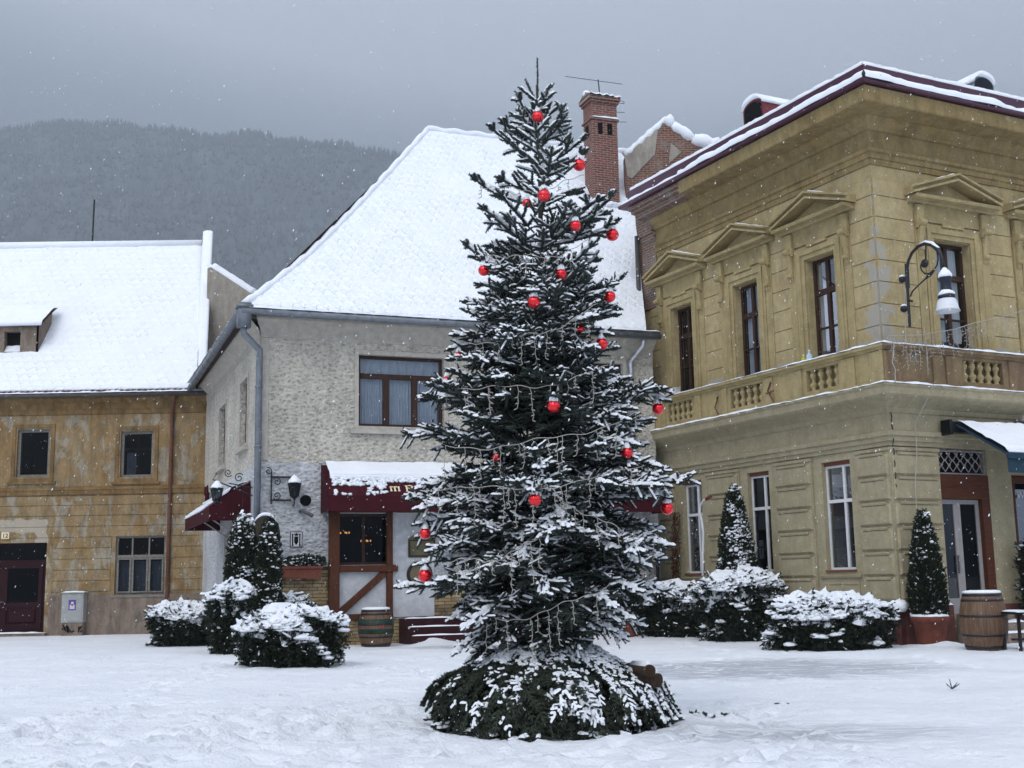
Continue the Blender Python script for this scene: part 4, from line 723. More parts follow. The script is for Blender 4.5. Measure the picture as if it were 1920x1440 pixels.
# ================================================================== YELLOW CORNER BUILDING
def yellow_building():
    L, Rr = LF, RF; ULn, URn = 9.5, 12.5; R = thing('yellow_corner_building', 'ornate yellow corner building with pediment windows, balustraded parapet and deep snowy eaves', 'building', L.P(1.5, -2, 0))
    mit = lambda n: -n
    LW = [(1.28, 2.24), (4.2, 5.06), (7.08, 7.96)]; LU = [(1.35, 2.36), (4.24, 5.22), (7.15, 8.13)]; RU = [(1.80, 2.92), (5.0, 6.1), (8.2, 9.3)]
    zl, zh, zu0, zu1 = 1.63, 4.13, 6.55, 9.08
    # walls ------------------------------------------------------
    MB().wall(L, 0, ULn, .0, 5.1, [(a, b, zl, zh) for a, b in LW], 0, .28).wall(Rr, 0, URn, 0, 5.1, [(1.46, 2.95, .62, 4.3), (3.72, 6.9, 1.3, 3.75)], 0, .30).build('lower_wall', YL, R)
    MB().wall(L, 0, ULn, 5.1, 12.2, [(a, b, zu0, zu1) for a, b in LU], -.004, .34).wall(Rr, 0, URn, 5.1, 12.2, [(a, b, zu0, zu1 + .12) for a, b in RU], -.004, .34).build('upper_wall', YU, R)
    # upper ashlar blocks between windows
    zs = np.arange(6.52, 10.4, .505); segs_L = [(.02, .92), (2.86, 3.78), (5.74, 6.64), (8.62, 9.2)]; segs_R = [(.02, 1.2), (3.5, 4.35), (6.7, 7.6)]
    for F, sg in ((L, segs_L), (Rr, segs_R)):
        for a, c in sg:
            b = MB()
            for z in zs: b.chbox(F, a, c, -.002, .028, z + .008, min(z + .497, 10.45), .008)
            b.build('ashlar_facing', YU, R)
    # lower rusticated piers
    b = MB(); zc = [.92, 1.455, 2.0, 2.545, 3.09, 3.635, 4.18]; piers_L = [(-.06, 1.02), (2.52, 3.92), (5.34, 6.78), (8.24, 9.4)]; piers_R = [(-.06, 1.4)]
    for F, pp in ((L, piers_L), (Rr, piers_R)):
        for a, c in pp:
            b = MB(); b.box(F, a + .02, c, .002, .05, .92, 4.22); b.prof(F, a, c + .02, [(.002, 4.18), (.08, 4.2), (.09, 4.27), (.002, 4.27)])
            for z0, z1 in zip(zc, zc[1:]):
                b.chbox(F, a + .06, c - .04, .052, .105, z0 + .025, z1 - .05, .04)
                b.prof(F, a + .18, c - .16, [(.052, z1 - .07), (.125, z1 - .075), (.135, z1 - .035), (.10, z1 - .012), (.052, z1 - .01)])
            b.build('rusticated_pier', YL, R)
    b = MB()                                       # apron panels and string under the lower windows
    for a, c in LW: b = MB().prof(L, a - .2, c + .2, [(.002, 1.44), (.05, 1.45), (.07, 1.50), (.002, 1.52)]); fr(b, L, a - .1, c + .1, .98, 1.36, .06, .002, .02); b.build('window_apron', YL, R)
    # architrave, fascia and the cornice below the parapet
    arch = [(.002, 4.30), (.05, 4.31), (.06, 4.40), (.10, 4.41), (.11, 4.50), (.16, 4.53), (.17, 4.62), (.08, 4.66), (.06, 5.02), (.10, 5.05), (.14, 5.14), (.30, 5.24), (.52, 5.34), (.56, 5.38), (.58, 5.52), (.62, 5.56), (.62, 5.60), (.002, 5.60)]
    MB().prof(L, mit, ULn, arch).prof(Rr, mit, URn, arch).build('string_cornice', YL, R)
    # blind balustrade parapet
    nl = [(.98, 2.08), (3.72, 5.02), (6.68, 7.88)]; nr = [(1.95, 3.22), (5.0, 6.3), (8.2, 9.5)]; np_ = .44
    pb = MB()
    pb.wall(L, -np_, 8.7, 5.60, 6.36, [(a, c, 5.78, 6.28) for a, c in nl], np_, .26)
    for a, c in nl: pb.add([L.P(a, np_ - .255, 5.78), L.P(c, np_ - .255, 5.78), L.P(c, np_ - .255, 6.28), L.P(a, np_ - .255, 6.28)], [(0, 1, 2, 3)])
    for a, c in ((-.44, -.05), (.42, .84), (2.22, 2.4), (3.3, 3.58), (5.16, 5.36), (6.3, 6.54), (8.02, 8.2)): pb.chbox(L, a, c, np_ + .002, np_ + .05, 5.62, 6.34, .015)
    cop = [(.0, 6.355), (np_ + .03, 6.355), (np_ + .06, 6.40), (np_ + .12, 6.42), (np_ + .12, 6.48), (.0, 6.50)]
    pb.prof(L, mit, 8.7, cop).prof(L, mit, 8.7, [(np_ + .002, 5.602), (np_ + .06, 5.602), (np_ + .05, 5.68), (np_ + .002, 5.70)]); pb.add([L.P(8.7, 0, 5.6), L.P(8.7, np_, 5.6), L.P(8.7, np_, 6.36), L.P(8.7, 0, 6.36)], [(0, 1, 2, 3)]); pL = pb.build('parapet', YT, R)
    pb = MB(); pb.wall(Rr, -np_, URn, 5.60, 6.36, [(a, c, 5.78, 6.28) for a, c in nr], np_, .26)
    for a, c in nr: pb.add([Rr.P(a, np_ - .255, 5.78), Rr.P(c, np_ - .255, 5.78), Rr.P(c, np_ - .255, 6.28), Rr.P(a, np_ - .255, 6.28)], [(0, 1, 2, 3)])
    for a, c in ((-.44, -.05), (1.0, 1.18), (1.4, 1.72), (3.4, 3.62), (4.5, 4.75)): pb.chbox(Rr, a, c, np_ + .002, np_ + .05, 5.62, 6.34, .015)
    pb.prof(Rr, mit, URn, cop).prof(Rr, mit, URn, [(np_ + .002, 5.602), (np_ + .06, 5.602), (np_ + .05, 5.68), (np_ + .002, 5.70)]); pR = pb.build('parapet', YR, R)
    bal = [(.055, 0), (.055, .03), (.035, .05), (.07, .11), (.075, .15), (.04, .215), (.03, .235), (.045, .25), (.03, .265), (.04, .285), (.068, .36), (.062, .40), (.032, .455), (.055, .47), (.055, .5)]; bm = MB().lathe((0, 0, 0), bal, 12); proto = None
    for F, nn, par, cnt in ((L, nl, pL, (4, 5, 5)), (Rr, nr, pR, (5, 5, 5))):
        for (a, c), k in zip(nn, cnt):
            for i in range(k):
                p = F.P(a + (c - a) * (i + .5) / k, np_ - .10, 5.78) - np.array(parent_loc(par))
                if proto is None: proto = bm.build('baluster', YT, None, True); o = proto
                else: o = proto.copy(); COL.objects.link(o)
                o.parent = par; o.location = tuple(p); o.scale = (1.25, 1.25, 1)
    MB().tube([L.P(5.55, np_ + .06, 6.12), L.P(5.42, np_ + .09, 6.16), L.P(5.62, np_ + .07, 5.88), L.P(5.5, np_ + .06, 5.70)], .02, 5).tube([L.P(3.3, np_ + .08, 6.2), L.P(3.42, np_ + .09, 6.0), L.P(3.25, np_ + .08, 5.75)], .022, 5).tube([L.P(3.5, np_ + .08, 5.95), L.P(3.2, np_ + .08, 5.98)], .018, 5).build('rusty_bracket', RUSTPIPE, pL)
    # snow on both ledges
    b = MB(); ledge_snow(b, L, -.6, ULn - .2, .36, .63, 5.602, .045, .1); ledge_snow(b, Rr, -.6, URn, .42, .63, 5.602, .045, .1); ledge_snow(b, L, -.56, 2.9, .40, .57, 6.49, .045, .1); ledge_snow(b, L, 2.9, 8.65, .46, .57, 6.49, .025, .1); ledge_snow(b, Rr, -.56, 4.2, .40, .57, 6.49, .045, .1); ledge_snow(b, Rr, 4.2, 12, .46, .57, 6.49, .03, .1); b.build('ledge_snow', SN, R, True)
    # entablature under the eaves
    ent = [(-.002, 10.78), (.03, 10.79), (.04, 10.92), (.07, 10.93), (.08, 11.04), (.13, 11.07), (.15, 11.14), (.04, 11.17), (.03, 11.58), (.10, 11.60), (.12, 11.68), (.2, 11.74), (.26, 11.86), (.80, 11.90), (.82, 11.93), (.84, 12.24), (-.002, 12.26)]
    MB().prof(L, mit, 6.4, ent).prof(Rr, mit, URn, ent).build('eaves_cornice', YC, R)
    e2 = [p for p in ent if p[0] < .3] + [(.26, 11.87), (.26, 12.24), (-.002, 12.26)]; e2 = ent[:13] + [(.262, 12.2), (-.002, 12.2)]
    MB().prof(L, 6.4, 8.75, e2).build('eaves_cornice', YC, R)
    b = MB(); b.prof(L, 6.403, 9.0, [(.264, 11.90), (.56, 11.93), (.58, 12.04), (.70, 12.05), (.72, 12.13), (.80, 12.14), (.81, 12.24), (.264, 12.24)]); b.prof(L, 8.753, 9.5, [(.002, 9.3), (.05, 9.32), (.06, 11.3), (.1, 11.32), (.12, 11.5), (.18, 11.52), (.24, 11.9), (.24, 12.2), (.002, 12.2)]); b.build('exposed_brick', BRICK_L, R)
    # metal eaves
    g = [(.60, 12.262), (.93, 12.264), (.97, 12.29), (.97, 12.35), (.93, 12.35), (.91, 12.30), (.60, 12.34)]; u2 = [(.35, 12.62), (.62, 12.56), (.63, 12.84), (.60, 12.86), (.35, 12.80)]
    MB().prof(L, mit, 9.3, g).prof(Rr, mit, URn, g).prof(L, mit, 9.3, u2).prof(Rr, mit, URn, u2).build('metal_eaves', PLUM, R)
    # roof planes (hipped), 24 degrees
    sl = math.tan(math.radians(24)); apn = -4.2
    def fL(s, t): n = .55 + (apn - .55) * t; u0 = -n; return L.P(u0 + (9.25 - u0) * s, n, 12.82 + (.55 - n) * sl)
    def fR(s, t): n = .55 + (apn - .55) * t; u0 = -n; return Rr.P(u0 + (URn - u0) * s, n, 12.82 + (.55 - n) * sl)
    rf = MB().grid(fL, 4, 4).grid(fR, 4, 4).build('roof', REDM, R)
    snow_layer(fL, 120, 30, .16, .05, .03, 5).build('snow', SN, rf, True); snow_layer(fR, 120, 30, .16, .05, .03, 6).build('snow', SN, rf, True)
    b = MB()                                      # sagging snow shelf between the two metal bands
    for F, ub in ((L, 9.2), (Rr, URn)):
        N = 110; vs = []; sec = [(.62, .02), (.64, .20), (.72, .21), (.84, .18), (.95, .13), (.995, .04), (.98, -.03)]
        for i in range(N + 1):
            u = -.95 + (ub + .95) * i / N; w = 1 + .35 * fbm((u * .9, 3 if F is L else 8, 0), 3)
            if F is L and 6.3 < u: w *= .72
            for n, z in sec: uu = max(u, -n) if i < 3 else u; vs.append(F.P(uu, .62 + (n - .62) * min(1.12, w), 12.38 + z * w))
        b.add(vs, [(i * 7 + a, i * 7 + a + 1, (i + 1) * 7 + a + 1, (i + 1) * 7 + a) for i in range(N) for a in range(6)])
    b.build('eaves_snow', SN, rf, True)
    MB().prism([L.P(9.3, .5, 12.7), L.P(9.3, -3.6, 14.6), L.P(9.3, -3.6, 13.2), L.P(9.3, .5, 12.6)], -L.u * .06).build('red_flashing', REDM, rf)
    b = MB(); P = [L.P(9.3, .5 - 4.1 * i / 20, 12.78 + 1.93 * i / 20) for i in range(21)]; b.tube([p + [0, 0, .03 * math.sin(i * 2)] for i, p in enumerate(P)], .10, 8); b.build('snow', SN, rf, True)
    for F, u, n, lab, sm in ((L, 4.75, -.55, 'arched red metal dormer', REDM), (Rr, 4.55, -.55, 'low grey dormer', ZINC)):
        z0 = 12.82 + (.55 - n) * sl - .3; w = .42 if F is L else .36; hh = 1.2 if F is L else .92; arc = [(math.cos(a) * w, hh - .22 + .22 * math.sin(a)) for a in np.linspace(0, math.pi, 11)]; Z0 = z0
        out = [(w, 0)] + arc + [(-w, 0)]; b = MB(); b.prism([F.P(u + x, n, Z0 + z) for x, z in out], -F.n * 2.0); d = b.build('dormer', sm, R); d['label'] = lab
        b = MB(); b.prism([F.P(u + x * .86, n + .012, Z0 + .1 + z * .86) for x, z in out], -F.n * .02); b.build('dormer_window', DGLASS if F is Rr else BLACK, d)
        b = MB(); b.prism([F.P(u + x * 1.06, n + .06, Z0 + z + .02) for x, z in arc] + [F.P(u + x * .98, n + .06, Z0 + z + .14) for x, z in arc[::-1]], -F.n * 2.1); b.build('snow', SN, d, True)
    # upper windows: surround, consoles, frieze, pediment
    for F, lst, wt in ((L, LU, YT), (Rr, RU, YT)):
        for k, (a, c) in enumerate(lst):
            z1 = zu1 if F is L else zu1 + .12; m = (a + c) / 2; hw = (c - a) / 2
            o = window(F, a, c, zu0, z1, -.2, R, DARKWOOD, ((m, .10),), ((z1 - .82, .13, None, None), (zu0 + .82, .035, None, None)), .08, .07, GLASS,
                       ((a + .12, m - .06, zu0 + .3, z1 - .1), (m + .06, c - .12, zu0 + .3, z1 - .1)) if F is Rr else ((a + .1, m - .28, zu0 + .1, z1 - .1), (m + .1, c - .08, zu0 + .3, z1 - .1)) if k == 0 else ((a + .1, c - .1, zu0 + .1, z1 - .05),) if k == 1 else ((m - .2, m - .03, zu0 + .3, z1 - .2),), CURT if F is Rr else CURTG, label='tall dark framed window with white pleated curtains' if F is Rr else None)
            b = MB(); zt = z1 + .30
            for w0, w1, nn in ((.02, .14, .05), (.14, .26, .085), (.26, .34, .06)):
                b.box(F, a - w1, a - w0, .003, nn, zu0, z1 + w0).box(F, c + w0, c + w1, .003, nn, zu0, z1 + w0).box(F, a - w1, c + w1, .003, nn + .002, z1 + w0, z1 + w1)
            b.box(F, m - .34, m + .34, .003, .12, z1 + .30, z1 + .37).box(F, a - .6, a - .36, .003, .05, zu0, z1 + .62).box(F, c + .36, c + .6, .003, .05, zu0, z1 + .62).box(F, a - .6, c + .6, .003, .045, z1 + .40, z1 + .82); b.build('surround', wt, o)
            for s_, uc in ((-1, a - .48), (1, c + .48)):
                b = MB(); zc_ = z1 + .34; b.box(F, uc - .11, uc + .11, .052, .14, zc_ - .14, zc_ + .42)
                b.tube([F.P(uc - .10, .17, zc_ - .02), F.P(uc + .10, .17, zc_ - .02)], .085, 10).tube([F.P(uc - .08, .11, zc_ - .62), F.P(uc + .08, .11, zc_ - .62)], .055, 10)
                b.prism([F.P(uc - .07, .05, zc_ - .1), F.P(uc - .07, .19, zc_ - .1), F.P(uc - .07, .12, zc_ - .4), F.P(uc - .07, .10, zc_ - .72), F.P(uc - .07, .05, zc_ - .8)], F.u * .14); b.build('console', wt, o, False, .008)
            b = MB(); zb = z1 + .84; W_ = hw + .80; pk = .58; b.prof(F, m - W_, m + W_, [(.003, zb - .05), (.14, zb - .04), (.17, zb), (.36, zb + .02), (.39, zb + .09), (.003, zb + .10)])
            for s_ in (-1, 1):
                e = m + s_ * (W_ + .06); 
                for (t0, t1, nn) in ((.0, .055, .38), (.055, .13, .31), (.13, .18, .42)):
                    q = [F.P(e, .003, zb + .10 + t0), F.P(m, .003, zb + .08 + pk * .82 + t0), F.P(m, .003, zb + .08 + pk * .82 + t1), F.P(e, .003, zb + .10 + t1)]; b.prism(q, F.n * nn)
            b.prism([F.P(m - W_ * .92, .003, zb + .1), F.P(m + W_ * .92, .003, zb + .1), F.P(m, .003, zb + pk * .84)], F.n * .03); pd = b.build('pediment', wt, R)
            b = MB(); 
            for s_ in ((-1,) if F is Rr else (-1,)):
                N = 12
                b.tube([F.P(m + s_ * W_ * (1 - i / N), .25, zb + .28 + pk * .80 * i / N) for i in range(N + 1)], [random.uniform(.02, .04) for i in range(N + 1)], 6)
            b.build('snow', SN, pd, True)
    # lower windows: white cross frames, shutter box, roller shade
    for k, (a, c) in enumerate(LW):
        m = a + (c - a) * .36
        o = window(L, a, c, zl, zh - .09, -.12, R, WHITEP, ((m, .07),), ((zh - .92, .075, None, None),), .05, .06, DGLASS); b = MB().box(L, a, c, -.16, -.08, zh - .088, zh - .002); b.build('shutter_box', LINTEL, o); MB().box(L, a - .02, c + .02, -.15, .04, zl - .05, zl - .003).build('sill', LINTEL, o)
        zz = zh - (1.45 if k else 1.55)
        b = MB(); b.box(L, a + .06, c - .06, -.24, -.235, zz, zh - .1); 
        for i in range(3): b.box(L, a + .06, c - .06, -.25, -.225 + .006 * i, zz + .02 + i * .06, zz + .06 + i * .06)
        b.build('roller_shade', SHADE, o)
        if k == 1: q = MB().box(L, c - .30, c - .12, -.165, -.162, 1.95, 2.42).build('paper_notice', PAPER, o); text_mesh('notice_mark', 'T', L, c - .21, -.16, 2.05, .3, BLACK, q, .002, -1)
    # red plinth with snow heaped on it
    b = MB(); b.box(L, -.13, 1.2, .003, .16, 0, .80).box(Rr, -.13, 1.44, .003, .13, 0, .82).box(L, 1.2, ULn, .003, .10, 0, .80).box(Rr, 2.97, URn, .003, .12, 0, .8); pl = b.build('plinth', plain('dark_red_plinth', (.12, .045, .04), .8, var=.35, scale=3), R)
    b = MB(); ledge_snow(b, L, -.12, 2.2, .02, .2, .80, .10); ledge_snow(b, Rr, -.1, 1.4, .02, .17, .82, .07); b.sphere(L.P(-.1, .12, .83), .20, 10, (1, 1, .7), .15); b.build('snow', SN, pl, True)
    # shop entrance on the right facade
    D = Frame(Rr.P(0, 0, 0), Rr.u); u0, u1 = 1.46, 2.95
    b = MB(); 
    for i in range(7):
        for j in range(2):
            for s_ in (-1, 1):
                uc = u0 + .02 + 1.44 * (i + .5) / 6 - .0; zc_ = 3.92 + .24 * j
                if uc > u1 - .05: continue
                A = D.P(max(u0, uc - .12), -.08, zc_ - .14 * s_); B = D.P(min(u1, uc + .12), -.08, zc_ + .14 * s_); b.tube([A, B], .012, 5)
            if i < 6: b.sphere(D.P(u0 + .14 + 1.44 * i / 6, -.07, 3.93 + .25 * j), .038, 6)
    fr(b, D, u0 + .003, u1 - .003, 3.72, 4.27, .035, -.1, -.05); b.build('iron_lattice', GREYP, R); MB().box(D, u0, u1, -.24, -.2, 3.7, 4.29).build('lattice_backing', BLACK, R)
    MB().box(D, u0 + .003, u1 - .003, -.14, .015, 3.16, 3.70).box(D, 2.70, 2.947, -.12, .012, .62, 3.157).box(D, u0 + .01, u1 - .01, .016, .03, 3.42, 3.45).build('door_surround', REDWOOD, R)
    dz1 = 3.15; o = None
    for a, c in ((u0 + .003, 2.0), (2.006, 2.695)):
        b = MB(); fr(b, D, a, c, .62, dz1, .10, -.16, -.10); b.box(D, a + .1, c - .1, -.155, -.105, .72, .95); o = b.build('door', GREYP, R); MB().add([D.P(a + .08, -.13, .9), D.P(c - .08, -.13, .9), D.P(c - .08, -.13, dz1 - .08), D.P(a + .08, -.13, dz1 - .08)], [(0, 1, 2, 3)]).build('pane', DGLASS, o)
    MB().box(D, 1.9, 1.93, -.1, -.05, 1.5, 1.9).build('handle', ZINC, o); room(D, u0, 2.7, .62, dz1, -.18, R, 2)
    for k, (z, n) in enumerate(((.20, .95), (.41, .62), (.62, .30))): MB().box(D, 1.5, 3.1, .132, n, (0, .202, .412)[k], z).build('step', PLINTH, R)
    b = MB(); ledge_snow(b, D, 1.5, 3.1, .65, .94, .2, .06); ledge_snow(b, D, 1.5, 3.1, .33, .6, .41, .06); b.build('snow', SN, R, True)
    # shop window with a brown frame at the picture edge
    window(D, 3.76, 6.9, 1.3, 3.72, -.1, R, REDWOOD, ((4.9, .1),), (), .16, .1, DGLASS, name='shop_window'); text_mesh('window_lettering', 'WINE', D, 4.27, -.085, 3.2, .24, WHITEP, R, .002)
    # retractable awning
    b = MB().box(D, 1.42, 9.0, .175, .42, 4.62, 4.86).box(D, 1.42, 1.5, .16, .44, 4.56, 4.9); aw = b.build('awning_box', IRON, R)
    n1 = 1.75; b = MB(); b.prism([D.P(1.62, .42, 4.80), D.P(1.62, n1, 4.02), D.P(1.62, n1, 3.98), D.P(1.62, .42, 4.76)], D.u * 7.2).box(D, 1.6, 8.85, n1, n1 + .07, 3.90, 4.03); b.box(D, 1.62, 8.8, n1 + .0, n1 + .012, 3.6, 3.9); b.build('awning_cloth', BLUE, aw)
    fa = lambda s, t: D.P(1.63 + 7.1 * s, n1 + .04 - (n1 - .42) * t, 4.03 + .78 * t); snow_layer(fa, 70, 14, .07, .02, .01, 9).build('snow', SN, aw, True)
    b = MB().box(D, 3.9, 3.98, .062, .2, 4.98, 5.02); b.lathe(D.P(3.94, .3, 4.93), [(.03, .2), (.05, .16), (.09, .05), (.02, 0)], 10); b.build('small_spotlight', GREYP, R)
    # downpipe at the far left end and cables hanging down the corner
    MB().tube([L.P(9.52, .2, 11.6), L.P(9.52, .2, 5.9), L.P(9.5, .7, 5.6), L.P(9.5, .7, 5.3), L.P(9.5, .16, 5.0), L.P(9.5, .16, .2)], .07, 10).build('downpipe', DARKPIPE, R, True)
    b = MB(); b.tube([Rr.P(-.35 + .03 * math.sin(i), .66 + .02 * math.sin(i * 2.1), 6.5 - i * .09) for i in range(0, 11)] , .012, 5); b.tube([Rr.P(.62 + .03 * math.sin(i * .9), .18 if i > 11 else .66, 6.9 - .36 * i if i < 40 else 0) for i in range(0, 4)], .010, 5)
    b.tube([Rr.P(.75 - .35 * (i / 22) + .02 * math.sin(i * .8), .68 - .5 * min(1, i / 5.), 5.62 - .155 * i) for i in range(0, 24)], .011, 5); b.build('hanging_cable', WIRE, R, True)
    MB().tube([Rr.P(.04, .06, 5.2 - .13 * i) if i % 2 else Rr.P(.02, .12, 5.2 - .13 * i) for i in range(15)], .012, 5).build('hanging_cable', IRON, R)
yellow_building()
# ================================================================== THE CHRISTMAS TREE
TC = np.array([.335, 12.9, 0.0]); TOPZ = 7.33
PROFILE = [(150, 992, 1042), (205, 975, 1045), (240, 945, 1052), (290, 948, 1090), (335, 893, 1085), (380, 925, 1142), (425, 900, 1150), (455, 878, 1128), (520, 893, 1112), (560, 905, 1150), (600, 880, 1140), (650, 855, 1135), (700, 835, 1150), (745, 802, 1180), (790, 800, 1215), (830, 805, 1225), (870, 785, 1222), (920, 772, 1262), (960, 770, 1262), (1000, 770, 1250), (1050, 768, 1228), (1090, 772, 1228), (1120, 800, 1200), (1150, 840, 1178), (1180, 862, 1162), (1215, 885, 1142)]
PZ = []; PLx = []; PRx = []
for y, xl, xr in PROFILE:
    a = at_y(xl, y, TC[1]); b = at_y(xr, y, TC[1]); PZ.append((a[2] + b[2]) / 2); PLx.append(TC[0] - a[0]); PRx.append(b[0] - TC[0])
PZ = PZ[::-1]; PLx = PLx[::-1]; PRx = PRx[::-1]
def crownR(z, az):                         # az: 0 = +x (right), pi/2 = away
    l = np.interp(z, PZ, PLx); r = np.interp(z, PZ, PRx); c = math.cos(az); w = (1 + c) / 2; return l * (1 - w) + r * w
BAUBLES = [(1008, 219, 12, 'small red bauble on the topmost whorl of the christmas tree', .5), (1086, 309, 12.5, 'red bauble at the upper right branch tip beside the brick chimney', .3), (1020, 366, 12.5, 'red bauble under a snow cap on the trunk line below the chimney base', 1), (988, 381, 6, 'tiny dark red bauble glimpsed deep left of the trunk high in the tree', .2),
 (1079, 423, 10, 'half hidden red bauble left of the right branch tip below the roof ridge', .5), (1148, 440, 12.5, 'red bauble on the long right branch tip in front of the snowy roof', .2), (907, 507, 10.5, 'red bauble on the upper left edge of the tree against the snowy roof', .4), (1052, 514, 9, 'half covered red bauble above the wide snow shelf right of the trunk', .6), (1001, 566, 12.5, 'red bauble under a snow shelf mid tree at eave height', 1),
 (1143, 556, 11.5, 'red bauble on the right branch tip in front of the lower roof edge', .3), (1087, 617, 8, 'partly hidden red bauble just left of the gutter level bauble', .7), (1128, 645, 12, 'red bauble with a tall snow cap below the gutter on the right side', .6), (860, 668, 8, 'small red bauble at the left edge beside the upstairs window', .3), (838, 714, 5, 'tiny red bauble peeping out at the left edge by the window frame', .2),
 (1038, 762, 13, 'red bauble with a big round snow cap in the dark middle of the tree', 1), (1234, 766, 11.5, 'red bauble on the far right branch beside the balustrade', .15), (1068, 772, 5, 'tiny red bauble hidden right of the central one', .7), (1176, 849, 11, 'red bauble hanging below a snowy branch low on the right', .5), (932, 857, 8, 'flat looking bauble nearly buried by snow left of the trunk', .9),
 (1003, 937, 12.5, 'red bauble in the lower middle of the tree above the lights', 1), (1251, 953, 12, 'red bauble at the lowest right branch tip beside the white window', .15), (797, 1000, 8.5, 'red bauble half hidden at the lower left beside the round sign', .2), (797, 1079, 13, 'lowest red bauble on the left branch in front of the porch', .25)]
BP = []
for x, y, r, lab, fr_ in BAUBLES:
    z = at_y(x, y, TC[1])[2]; dx = at_y(x, y, TC[1])[0] - TC[0]; Rm = crownR(z, math.atan2(-.6, 1 if dx > 0 else -1)) * .98 + .02
    dy = math.sqrt(max(0, Rm * Rm - dx * dx)) if abs(dx) < Rm else 0.0; Y = TC[1] - dy * (.55 + .45 * fr_); Y = Y if r > 8 else TC[1] - dy * .45; p = at_y(x, y, Y); BP.append((p, max(.060, r * Y / FPX) if r > 8 else .052, lab, r))
def occluded(p, rad=.085):
    c = np.array([0, 0, EYE])
    for q, r, lab, pr in BP:
        if pr > 7 and np.linalg.norm(p - q) < r + .02: return True
        if pr > 9:
            d = q - c; L = np.linalg.norm(d); d = d / L; t = (p - c) @ d
            if L - 1.2 < t < L and np.linalg.norm(p - c - d * t) < r * 1.05: return True
    return False
